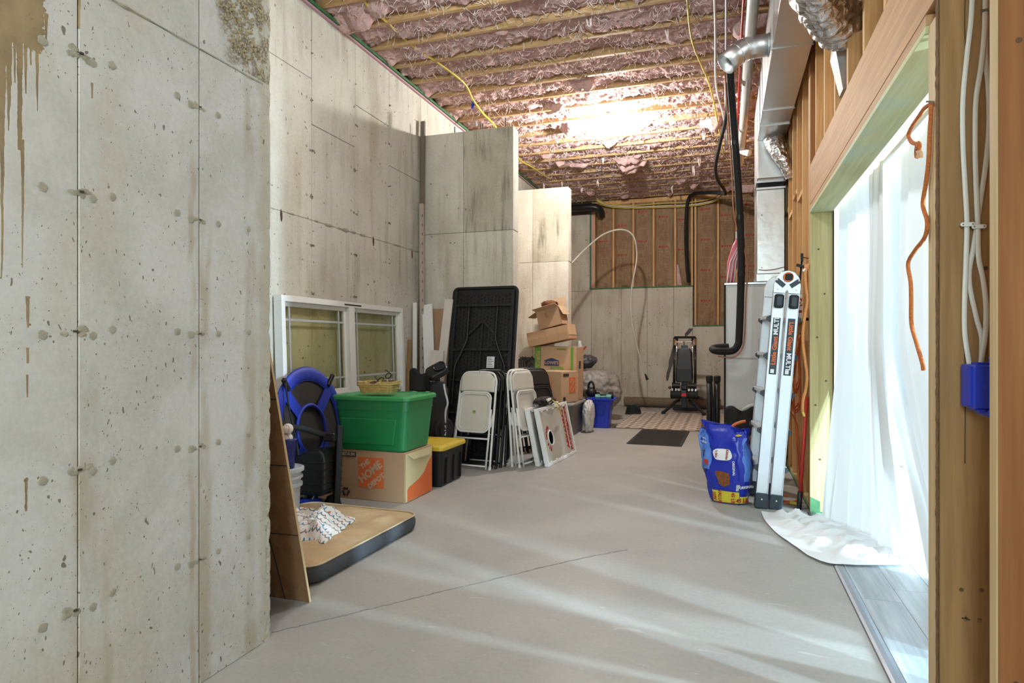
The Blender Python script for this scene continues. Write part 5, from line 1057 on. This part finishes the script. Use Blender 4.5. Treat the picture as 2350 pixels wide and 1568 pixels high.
# basket on the green lid with contents
t = thing('wicker_basket', 'small wicker basket with a notched handle on the green tote lid', 'basket', (-2.655,4.515,.86), (0,0,R(6)))
def bk(u, v):
    a = 2*pi*u; P_ = rr(.25+.05*v, .17+.05*v, .03, 6); n = len(P_); kk = u*n; i = int(kk) % n; p = Vector(P_[i]).lerp(Vector(P_[(i+1) % n]), kk-int(kk)); w_ = .004*sin(u*150+(int(v*9) % 2)*pi); z = .09*v
    if p.y < -.05 and abs(p.x+.02) < .055 and v > .72: z = .066
    return (p.x*(1+w_*3), p.y*(1+w_*3), z+.0005)
M().grid(180, 12, bk).build('woven_wall', WICK, t, smooth=False, solid=.006); M().prism(rr(.25,.17,.03,5), .0, .006).build('woven_base', WICK, t)
for k in range(4):
    r_ = lambda z: [(x*(1+.0), y, z) for x, y in rr(.256+.013*k,.176+.013*k,.032,6)]
    M().tube(r_(.010+.02*k), .005, 5, closed=True).build('weave_band', WICK, t)
o = M().ball((-2.70,4.49,.90), .05, .045, .04, 14, 10).build('brown_ball', mat('brown_leather', (.07,.03,.02), .5)); tag(o, 'dark brown ball inside the wicker basket notch', 'ball')
o = M().ball((-2.70,4.525,.93), .045, .05, .02, 12, 8).build('brown_pouch', mat('maroon_cloth', (.05,.015,.012), .7)); tag(o, 'maroon pouch behind the ball in the wicker basket', 'pouch')
for k, (x, y, z, a) in enumerate(((-2.60,4.49,.935,20),(-2.60,4.56,.945,-10),(-2.54,4.50,.93,40))):
    o = M().grid(10, 8, lambda u, v: (-.075+.15*u, -.05+.1*v, .015*fbm((u*4,v*4,k),3))).build('clear_packet', CLEAR, None, solid=.003); o.location = (x,y,z); o.rotation_euler = (R(12),R(-14+10*k),R(a))
    tag(o, ['clear plastic packet lying frontmost in the wicker basket', 'clear plastic packet at the rear of the wicker basket', 'clear plastic packet poking out the right of the wicker basket'][k], 'packet')
t = thing('black_glasses', 'pair of black folded glasses on the packets in the wicker basket', 'glasses', (-2.62,4.54,.975), (R(20),R(-30),R(40)))
for s_ in (-1,1): M().tube([(s_*.035+.025*cos(a), 0, .02*sin(a)) for a in [2*pi*k/14 for k in range(14)]], .004, 5, closed=True).build('rim', BLACK, t); M().tube([(s_*.06,0,.005),(s_*.05,.10,.01)], .004, 5).build('temple', BLACK, t)
for k, (x, y, a) in enumerate(((-2.575,4.53,30),(-2.56,4.50,100),(-2.60,4.51,-20))): o = M().tube([(-.03,0,0),(.03,0,.008)], .008, 8).build('silver_part', CHROME); o.location = (x,y,.955); o.rotation_euler = (0,0,R(a)); tag(o, ['small silver hardware piece at back of the packets in the basket', 'small silver hardware piece at right of the packets in the basket', 'small silver hardware piece at front of the packets in the basket'][k], 'hardware')
t = thing('black_yellow_tote', 'black tote with bright yellow lid on the floor beside the cardboard carton', 'storage tote', (-2.575,5.26,0), (0,0,R(0)))
tote(t, .48, .50, .325, .06, BLACK, YEL, .035, .04)
for y in (-.14,.02,.17): M().beam((.232,y,.02),(.2415,y,.25),.02,.014,up=(0,1,0)).build('side_rib', BLACK, t)
# golf push cart behind
t = thing('golf_push_cart', 'folded black golf push cart with one wheel hanging above the yellow lid', 'golf cart', (-2.72,5.68,0), (0,0,R(10)))
M().tube([(.085,-.02,.41),(.12,-.045,.41)], .118, 24).build('wheel', BLACKM, t, bevel=.012); M().tube([(.118,-.045,.41),(.126,-.05,.41)], .075, 20).build('wheel_hub', GUN, t)
for k in range(8): a = 2*pi*k/8; M().beam((.126,-.05,.41),(.126+.0,-.05+.0-.06*cos(a)*.6,.41+.07*sin(a)), .01, .006).build('wheel_spoke', LGREY, t)
M().tube(smooth_pts([(.05,.02,.0),(.06,.02,.4),(.03,.04,.8),(-.01,.05,1.0)], 5), .03, 10).build('main_frame', BLACK, t, smooth=True); M().tube(smooth_pts([(.11,-.06,.86),(.125,-.07,.78),(.15,-.07,.68),(.13,-.07,.60),(.12,-.06,.48)], 5), .010, 8).build('silver_strut', LGREY, t, smooth=True)
M().loft([[(x,y,z) for x,y in rr(.17,.14,.05,4,.05,-.02)] for z in (.0,.35,.6,.8)]+[[(x,y,.88) for x,y in rr(.14,.12,.05,4,.03,0)]]).build('storage_bag', BLACKF, t, smooth=False)
m = M(); m.T = Matrix.Translation((.035,-.04,.985)) @ Euler((R(35),R(-28),R(20))).to_matrix().to_4x4(); m.prism(rr(.21,.17,.05,5), -.035, .035); m.build('console', BLACK, t, bevel=.01)
m = M(); m.T = Matrix.Translation((.035,-.04,.985)) @ Euler((R(35),R(-28),R(20))).to_matrix().to_4x4(); m.lathe([(.03,.036),(.058,.036),(.062,.046),(.056,.048),(.05,.040)], 20, c=(.04,0,0)); m.build('cup_ring', GUN, t)
M().beam((-.02,.03,.0),(-.16,.10,.84),.04,.04).build('folded_arm', BLACK, t); M().tube([(.09,-.04,.41),(-.15,.02,.38)], .016, 8).build('axle', GUN, t); M().beam((.11,-.02,.54),(-.02,.03,.50),.05,.02).build('fender', BLACK, t)
o = M().grid(14, 10, lambda u, v: (-3.02+.22*u, 5.75-.05*sin(u*3), .78+.20*v+.03*sin(u*7)*v)).build('black_sack', BLACKF, None, smooth=True, solid=.03); m_ = o
M().beam((-2.95,5.76,0),(-2.90,5.76,.8),.06,.06).build('sack_stand', BLACK, o); tag(o, 'black cloth sack standing behind the green tote', 'bag')
# ================================================================== FOLDING TABLE
t = thing('folding_table', 'tall black-backed plastic folding table leaning upright on the near buttress', 'table', (-2.56,6.345,0), (R(-9.6),0,R(-1)))
TW, TL = .80, 1.925
def rrz(w_, h_, r, y, cz): return [(x, y, cz+z) for x, z in rr(w_, h_, r, 7)]
M().loft([rrz(TW,TL,.07,.0,TL/2),rrz(TW,TL,.07,.03,TL/2),rrz(TW-.03,TL-.03,.06,.04,TL/2)]).build('tabletop', CREAM, t, smooth=False)
M().loft([rrz(TW-.006,TL-.006,.068,-.003,TL/2),rrz(TW-.006,TL-.006,.068,-.016,TL/2),rrz(TW-.03,TL-.03,.06,-.022,TL/2),rrz(TW-.06,TL-.06,.05,-.022,TL/2),rrz(TW-.075,TL-.075,.045,-.008,TL/2)]).build('underside', BLACK, t, smooth=False)
m = M()
for r_ in range(44):
    for c_ in range(17):
        x = -.335+.042*c_; z = .06+.0405*r_+(.02 if c_ % 2 else 0)
        if z > TL-.06: continue
        m.add([(x-.012,-.0085,z),(x,-.0085,z-.014),(x+.012,-.0085,z),(x,-.0085,z+.014),(x-.007,-.016,z),(x,-.016,z-.009),(x+.007,-.016,z),(x,-.016,z+.009)], [(0,1,5,4),(1,2,6,5),(2,3,7,6),(3,0,4,7),(4,5,6,7)])
m.build('moulded_dimple', GUN, t, kind='stuff')
for s_ in (-1,1):
    M().beam((s_*.345,-.03,.05),(s_*.345,-.03,TL-.05),.03,.022,up=(0,1,0)).build('side_rail', GUN, t)
    M().tube(smooth_pts([(s_*.17,-.045,1.68),(s_*.17,-.047,1.40),(s_*.175,-.048,1.30),(s_*.24,-.048,1.14),(s_*.29,-.048,1.02),(s_*.30,-.047,.90),(s_*.30,-.047,.55)], 5), .013, 10).build('folded_leg', GUN, t, smooth=True)
    M().beam((0,-.035,1.53),(s_*.17,-.035,1.36),.025,.012,up=(0,1,0)).build('brace', GUN, t)
for z in (1.70,1.20,.86,.5): M().beam((-.345,-.034,z),(.345,-.034,z),.022,.02,up=(0,1,0)).build('cross_rail', GUN, t)
M().beam((0,-.03,.86),(0,-.03,1.53),.014,.012,up=(0,1,0)).build('center_brace', GUN, t); box('white_label', .075,.165,-.0255,-.024,1.0,1.125,INKW,t)
m = M()
for k in range(6): m.box(.085,.155-.012*(k%3),-.0262,-.0256,1.015+.018*k,1.020+.018*k)
m.build('label_print', DARKINK, t, kind='stuff')
# ================================================================== FOLDING CHAIRS
def make_chair(label, m_frame, m_pad, loc, rot, group):
    t = thing('folding_chair', label, 'chair', loc, rot, group)
    for s_ in (-1,1):
        M().tube(smooth_pts([(s_*.222,.0,.01),(s_*.212,.0,.40),(s_*.205,.0,.80),(s_*.200,.0,.90),(s_*.165,.0,.965),(s_*.10,.0,.982),(0,.0,.984)], 5), .0115, 10).build('back_frame', m_frame, t, smooth=True)
        M().tube([(s_*.190,-.028,.0),(s_*.187,-.026,.60)], .0105, 10).build('leg', m_frame, t, smooth=True); M().tube([(s_*.222,0,-.002),(s_*.222,0,.03)], .0145, 10).build('foot_cap', m_frame, t)
    def br(u, v): x = -.196+.392*u; top = .972-.10*max(0, abs(2*u-1)-.55)**2*3.2; return (x, -.014+.018*(1-(2*u-1)**2)*0-.006*sin(pi*u), .775+(top-.775)*v)
    M().grid(16, 8, br).build('backrest', m_pad, t, smooth=True, solid=.014)
    ring = lambda k, y: [(x, y, .565+z) for x, z in rr(.345*k,.385*k,.06,6)]
    M().loft([ring(1,-.022),ring(1,-.045),ring(.93,-.046),ring(.90,-.036),ring(.88,-.034)]).build('seat', m_pad, t, smooth=False)
    M().tube([(x,-.040,.565+z) for x, z in rr(.362,.402,.065,6)], .0095, 8, closed=True).build('seat_rim', m_frame, t, smooth=True)
    for z in (.03,.30): M().tube([(-.19,-.028,z),(.19,-.028,z)], .009, 8).build('crossbar', m_frame, t, smooth=True)
    for s_ in (-1,1): M().beam((s_*.195,-.02,.42),(s_*.205,-.006,.55),.022,.006,up=(1,0,0)).build('hinge_link', m_frame, t)
    return t
c1 = make_chair('white metal folding chair facing out at the front of the table stack', WHITE, CREAM, (-2.435,5.90,0), (R(-12.5),0,R(-6)), None)
M().prism([(-.014,-.009),(.014,-.009),(.014,.009),(-.014,.009)], 0, .001).build('green_sticker', LGRNI, c1).matrix_local = Matrix.Translation((.005,-.0465,.57)) @ Euler((pi/2,0,0)).to_matrix().to_4x4()
kb1 = make_chair('black folding chair directly behind the front white folding chair', BLACK, BLACK, (-2.40,5.975,0), (R(-12),0,R(-6)), 'black folding chairs before the table')
dup(kb1, (-2.375,6.045,0), (R(-11.6),0,R(-6)), 'second black folding chair back in the stack before the table'); dup(kb1, (-2.35,6.115,0), (R(-11.4),0,R(-6)), 'third black folding chair back in the stack before the table')
cw = dup(c1, (-2.40,6.185,0), (R(-11),0,R(-6)), 'white folding chair hindmost in the stack against the black table')
for ch in list(cw.children):
    if ch.name.startswith('green'): bpy.data.objects.remove(ch)
ws = make_chair('white folding chair seen edge-on, left of the two slanted ones', WHITE, CREAM, (-2.01,6.33,0), (R(-4.5),0,R(77)), 'slanted white folding chairs'); dup(ws, (-1.915,6.31,0), (R(-8),0,R(75)), 'white folding chair seen edge-on, right of the two slanted ones, beside cornhole boards')
kk = make_chair('black folding chair nearest the cornhole boards in the fanned row', BLACK, BLACK, (-1.955,7.10,0), (R(-14.5),0,R(58)), 'fanned row of black folding chairs')
box('white_tag', -.09,-.02,-.052,-.048,.47,.56,INKW,kk)
for k in range(1,4):
    c_ = dup(kk, (-1.955-.075*k,7.10+.05*k,0), (R(-14.5),0,R(58)), ['', 'second black folding chair from the cornhole boards in the fanned row', 'third black folding chair from the cornhole boards in the fanned row', 'black folding chair furthest left in the fanned row'][k])
    for ch in list(c_.children):
        if ch.name.startswith('white_tag'): bpy.data.objects.remove(ch)
# ================================================================== CORNHOLE BOARDS
def cornhole(label, loc, rot, front):
    t = thing('cornhole_board', label, 'game board', loc, rot, 'leaning cornhole boards')
    L, Hh = .92, .60 # local: x along length, z up, face toward -y
    n = 28; hc = (-.24,.27); hr = .076
    # face with hole : ring of quads between hole circle and rectangle
    circ = [(hc[0]+hr*cos(2*pi*k/n), hc[1]+hr*1.25*sin(2*pi*k/n)*.8) for k in range(n)]
    def edge(k):
        a = 2*pi*k/n; dx, dz = cos(a), sin(a); x0, x1, z0, z1 = -L/2+.03, L/2-.03, .03, Hh-.03; s_ = 1e9
        if dx > 1e-6: s_ = min(s_, (x1-hc[0])/dx)
        if dx < -1e-6: s_ = min(s_, (x0-hc[0])/dx)
        if dz > 1e-6: s_ = min(s_, (z1-hc[1])/dz)
        if dz < -1e-6: s_ = min(s_, (z0-hc[1])/dz)
        return (hc[0]+dx*s_, hc[1]+dz*s_)
    E = [edge(k) for k in range(n)]; m = M()
    for y in (-.002,.008): m.add([(x,y,z) for x,z in circ]+[(x,y,z) for x,z in E], [((k+1)%n, k, n+k, n+(k+1)%n) for k in range(n)])
    for (x, z) in ((-L/2+.03,.03),(L/2-.03,.03),(L/2-.03,Hh-.03),(-L/2+.03,Hh-.03)):
        ne = sorted(range(n), key=lambda k: (E[k][0]-x)**2+(E[k][1]-z)**2)[:2]; m.add([(x,-.002,z),(E[ne[0]][0],-.002,E[ne[0]][1]),(E[ne[1]][0],-.002,E[ne[1]][1])], [(0,1,2)])
    m.build('play_face', mat('board_face_grey', (.52,.50,.44), .6) if 'board_face_grey' not in bpy.data.materials else bpy.data.materials['board_face_grey'], t)
    M().tube([(x,-.004,z) for x,z in circ], .007, 6, closed=True).build('hole_rim', INKW, t)
    for x0,x1,z0,z1 in ((-L/2,L/2,0,.032),(-L/2,L/2,Hh-.032,Hh),(-L/2,-L/2+.032,.032,Hh-.032),(L/2-.032,L/2,.032,Hh-.032)): box('frame_rail', x0,x1,-.008,.042,z0,z1,INKW,t,bevel=.004)
    for k in range(5):
        box('frame_clip', -.36+.17*k-.02, -.36+.17*k+.02, -.010,-.002, .03,.046, INKW, t); box('frame_clip', -.36+.17*k-.02, -.36+.17*k+.02, -.010,-.002, Hh-.046,Hh-.03, INKW, t)
    box('backing', -L/2+.03, L/2-.03, .036,.041,.03,Hh-.03, BLACK, t)
    if front:
        mt = lambda x, z, a: Matrix.Translation((x,-.0035,z)) @ Euler((pi/2,0,0)).to_matrix().to_4x4() @ Matrix.Rotation(R(a),4,'Z')
        text('ARKANSAS', .088, RED, t, None, mtx=mt(.245,.31,90), bold=.004); text('RAZORBACKS', .078, RED, t, None, mtx=mt(.345,.31,90), bold=.004)
        for k, ch in enumerate('WOOO PIG'):
            a = R(115+130*k/7); 
            if ch != ' ': text(ch, .055, RED, t, None, mtx=mt(hc[0]+.125*cos(a), hc[1]+.125*sin(a), math.degrees(a)+90), bold=.003)
    return t
cornhole('white framed cornhole board with red lettering, front of the leaning pair', (-1.665,6.68,0), (R(-12),0,R(85)), True)
cornhole('white framed cornhole board mostly hidden behind the lettered one', (-1.765,6.68,0), (R(-12),0,R(85)), False)
t = thing('bean_bag_cloth', 'dark cloth bean bag bundle with a yellow strap on top of the cornhole boards', 'bean bag', (-1.845,6.60,.60), (0,0,R(80)))
M().ball((0,0,.035), .22, .075, .045, 22, 12, fn=lambda d: 1+.35*fbm(d*2.6, 4)).build('cloth', mat('dark_brown_cloth', (.03,.024,.02), .9, bmp=.4), t, smooth=True); M().ball((-.02,-.055,.04), .07, .02, .03, 10, 8, fn=lambda d: 1+.4*fbm(d*3+Vector((2,0,0)), 3)).build('pale_patch', CREAM, t)
M().tube(smooth_pts([(.02,-.06,.05),(.08,-.115,.0),(.16,-.10,-.07),(.24,-.085,-.13)], 5), .008, 6).build('strap', YWIRE, t, smooth=True)
# ================================================================== RIGHT PILE
t = thing('grey_tote', 'dark grey lidded tote at the bottom of the box pile', 'storage tote', (-2.22,8.70,0), (0,0,R(0)))
tote(t, .54, .80, .42, .06, GREYP, mat('grey_lid_plastic', (.26,.25,.24), .5), .03, .04)
t = thing('moving_carton', 'cardboard moving carton with small orange square on the grey tote lid', 'box', (-2.20,8.58,.452), (0,0,R(-24)))
carton(t, .38, .38, .425, CARD2)
fr = lambda x, z: Matrix.Translation((x,-.1955,z)) @ Euler((pi/2,0,0)).to_matrix().to_4x4()
M().add([(-.19,-.1948,.01),(-.02,-.1948,.01),(.0,-.1948,.15),(.03,-.1948,.22),(-.05,-.1948,.24),(-.19,-.1948,.27)], [tuple(range(6))]).build('orange_swoosh', ORANGE, t)
M().tube([(-.07+.10*cos(a), -.1955, .29+.08*sin(a)) for a in [R(-40+20*k) for k in range(14)]], .004, 4).build('orange_arc', ORANGE, t)
mx_ = Matrix.Translation((.1955,0,0)) @ Euler((pi/2,0,pi/2)).to_matrix().to_4x4()
box('orange_square', .194,.1965,-.02,.12,.13,.34,ORANGE,t); 
for s_, y, z, sz in (('THE',.02,.29,.04),('HOME',.05,.235,.058),('DEPOT',.08,.18,.04)): text(s_, sz, CARD2, t, None, mtx=Matrix.Translation((.1972,y,z)) @ Euler((pi/2,0,pi/2)).to_matrix().to_4x4() @ Matrix.Rotation(R(52),4,'Z'), bold=.001)
box('black_label', .194,.1962,-.15,-.03,.355,.395,DARKINK,t); M().tube([(.1965,-.13,.05),(.1975,-.13,.05)], .03, 12).build('recycling_mark', DARKINK, t)
t = thing('moving_carton', 'cardboard moving carton with blue gable logo and green edges behind the tote carton', 'box', (-2.31,8.98,.452), (0,R(1),R(-7)))
carton(t, .64, .30, .765, CARD2)
lw = lambda x, z, a=0: Matrix.Translation((x,-.1565,z)) @ Euler((pi/2,0,0)).to_matrix().to_4x4() @ Matrix.Rotation(R(a),4,'Z')
m = M(); m.T = lw(-.055,.54); m.prism([(-.115,-.055),(.115,-.055),(.115,.02),(.085,.03),(.03,.05),(0,.058),(-.03,.05),(-.085,.03),(-.115,.02)], 0, .001); m.build('blue_gable_logo', NAVY, t); text("LOWE'S", .062, CARD2, t, None, mtx=lw(-.055,.527) @ Matrix.Translation((0,0,.0015)), bold=.002)
box('green_edge', -.32,-.225,-.1558,-.154,.40,.76,LGRNI,t); box('green_edge', .235,.275,-.1558,-.154,.30,.76,LGRNI,t); text('FORCE', .075, CARD2, t, None, mtx=lw(-.27,.58,-90) @ Matrix.Translation((0,0,.001)), bold=.002); text('MOVING', .05, LGRNI, t, None, mtx=lw(.03,.455), bold=.002); box('green_pencil_line', .02,.16,-.1558,-.154,.715,.735,LGRNI,t); box('side_mark', .3245,.326,-.05,.02,.45,.56,DARKINK,t)
t = thing('tilted_carton', 'tilted plain cardboard box lying across the logo carton', 'box', (-2.38,8.93,1.265), (0,R(-11),R(-8)))
carton(t, .64, .32, .205, CARD)
box('flap', .322,.326,-.15,.16,.06,.215,CARD2,t); M().add([(.16,-.1645,.0),(.165,-.1645,.0),(.165,-.1645,.2),(.16,-.1645,.2)], [(0,1,2,3)]).build('fold_crease', CARDIN, t); M().add([(-.02,-.1645,.0),(-.017,-.1645,.0),(-.017,-.1645,.2),(-.02,-.1645,.2)], [(0,1,2,3)]).build('fold_crease', CARDIN, t)
t = thing('open_carton', 'small open cardboard box with spread flaps topmost on the pile', 'box', (-2.36,8.93,1.497), (0,R(-14),R(-8)))
bw, bd, bh = .36, .26, .27
for x0,x1,y0,y1 in ((-bw/2,bw/2,-bd/2,-bd/2+.005),(-bw/2,bw/2,bd/2-.005,bd/2),(-bw/2,-bw/2+.005,-bd/2,bd/2),(bw/2-.005,bw/2,-bd/2,bd/2)): box('side', x0,x1,y0,y1,0,bh,CARD,t)
box('bottom', -bw/2,bw/2,-bd/2,bd/2,0,.005,CARD,t)
def flap(x0, y0, x1, y1, ox, oy, oz): M().add([(x0,y0,bh),(x1,y1,bh),(x1+ox,y1+oy,bh+oz),(x0+ox,y0+oy,bh+oz)], [(0,1,2,3)]).build('flap', CARD2, t, solid=.005)
flap(-bw/2,-bd/2,bw/2,-bd/2, -.005,-.11,.03); flap(-bw/2,bd/2,bw/2,bd/2, .03,.05,.15); flap(-bw/2,-bd/2,-bw/2,bd/2, -.14,0,-.05); flap(bw/2,-bd/2,bw/2,bd/2, .05,0,-.14)
M().prism(rr(.035,.09,.016,4), 0, .004).build('hand_hole', CARDIN, t).matrix_local = Matrix.Translation((-.02,-bd/2-.001,.175)) @ Euler((pi/2,0,0)).to_matrix().to_4x4()
M().tube(smooth_pts([(-.045,-.135,.20),(-.05,-.145,.16),(-.03,-.16,.12),(-.0,-.165,.105)], 5), [.004]*15+[.007], 6).build('torn_flap', CARD2, t); M().tube(smooth_pts([(.0,-.135,.20),(.005,-.14,.16),(-.01,-.15,.12)], 5), .004, 6).build('torn_flap', CARD2, t)
o = M().ball((-2.42,8.885,1.83), .12, .07, .055, 40, 24, fn=lambda d: 1+.28*fbm(d*4, 3)).build('brown_plush', mat('brown_fur', (.16,.06,.025), .95, var=.4, scale=20, bmp=.9), None, smooth=True); tag(o, 'shaggy brown plush toy lying in the open topmost box', 'plush toy'); M().ball((-2.305,8.86,1.845), .018, .014, .014, 8, 6).build('nose', BLACK, o)
def bag(name, label, loc, rx, ry, rz, m, seed, pinch=.0, neck=None):
    t = thing(name, label, 'bag', loc)
    def fn(d):
        k = 1+.12*fbm(d*2+Vector((seed,0,0)), 4)-.12*abs(fbm(Vector((d.x*2.6,d.y*2.6,d.z*6+d.x*2.5))+Vector((0,seed,0)), 5))-.018*abs(fbm(Vector((d.x*9+d.z*5,d.y*9,d.z*4))+Vector((seed,0,0)), 3))
        if d.z > .3: k *= 1-pinch*((d.z-.3)/.7)**1.2
        return k
    mm = M(); mm.ball((0,0,rz*.92), rx, ry, rz, 110, 80, fn=fn)
    mm.v = [Vector((p.x, p.y, max(p.z, .004+.004*abs(fbm((p.x*8,p.y*8,1),2))))) for p in mm.v]
    mm.build('sack', m, t, smooth=True); return t
t = bag('grey_trash_bag', 'huge full grey trash bag slumped behind the blue tub', (-2.14,10.45,0), .52, .42, .58, BAGG, 2, .62)
M().ball((-.06,-.05,.99), .19, .15, .15, 48, 30, fn=lambda d: (1-.45*max(0,d.z))*(1+.16*fbm(d*2, 2)-.14*abs(fbm(Vector((d.x*5,d.y*5,d.z*1.5)), 3)))).build('dark_neck', mat('charcoal_film', (.06,.06,.065), .35), t, smooth=True); M().ball((-.17,-.05,1.18), .05, .05, .13, 12, 10, fn=lambda d: 1+.4*fbm(d*3, 3)).build('white_tie', BAGW, t, smooth=True); M().beam((-.115,-.06,1.15),(-.06,-.06,1.21),.05,.02).build('red_tag', REDP, t)
bag('black_trash_bag', 'black trash bag stuffed behind the tilted boxes', (-2.80,9.03,0), .22, .20, .72, BAGB, 5, .5)
bag('white_sack', 'small off-white cloth sack behind the fanned black chairs', (-2.62,8.28,0), .16, .14, .50, BAGW, 8, .3)
t = bag('clear_white_bag', 'thin white plastic bag of odds standing between grey tote and blue tub', (-1.845,8.88,0), .085, .17, .29, BAGW, 3, .35)
t = thing('blue_tub', 'blue plastic tub with wide flared rim holding dumbbells', 'tub', (-1.77,9.50,0), (0,0,R(4)))
rgt = lambda w_, d_, z: [(x, y, z) for x, y in rr(w_, d_, .05, 5)]
M().loft([rgt(.25,.30,0),rgt(.255,.31,.02),rgt(.31,.38,.40),rgt(.36,.44,.405),rgt(.42,.50,.425),rgt(.425,.505,.44),rgt(.415,.495,.443),rgt(.34,.42,.42),rgt(.33,.40,.37),rgt(.1,.1,.36)]).build('tub_body', BLUP, t, smooth=False)
for x in (-.06,.06): M().beam((x,-.150,.03),(x*1.2,-.185,.36),.02,.014).build('rib', BLUP, t)
def dumbbell(label, loc, rz, L, r, hr, m, grp=None):
    t = thing('dumbbell', label, 'dumbbell', loc, (0,0,R(rz))); M().tube([(-L/2,0,0),(L/2,0,0)], hr, 10).build('handle', m, t, smooth=True)
    for s_ in (-1,1): M().tube([(s_*(L/2-.01),0,0),(s_*(L/2+.005),0,0),(s_*(L/2+.055),0,0),(s_*(L/2+.065),0,0)], [r*.85,r,r,r*.85], 8).build('head', m, t)
dumbbell('large black dumbbell lying across the blue tub', (-1.74,9.52,.475), 6, .15, .052, .017, BLACK); dumbbell('small teal dumbbell in front of the black dumbbell', (-1.735,9.42,.462), 10, .11, .036, .016, mat('teal_vinyl', (.16,.42,.34), .45)) 
t = thing('kettlebell', 'black kettlebell with raised handle at the left of the blue tub', 'kettlebell', (-1.925,9.46,.445)); M().ball((0,0,.075), .085, .075, .075, 18, 12).build('bell', BLACK, t, smooth=True); M().tube([(.042*cos(a),0,.15+.085*sin(a)) for a in [R(-10+20*k) for k in range(11)]], .017, 8).build('handle', BLACK, t, smooth=True)

# lettering was laid out as text; it goes into the scene as plain meshes
dg = bpy.context.evaluated_depsgraph_get()
for o in [o for o in SC.objects if o.type == 'FONT']:
    me = bpy.data.meshes.new_from_object(o.evaluated_get(dg)); nm = o.name; par = o.parent; mb = o.matrix_basis.copy()
    bpy.data.objects.remove(o); q = bpy.data.objects.new(nm, me); COL.objects.link(q); q.parent = par; q.matrix_basis = mb
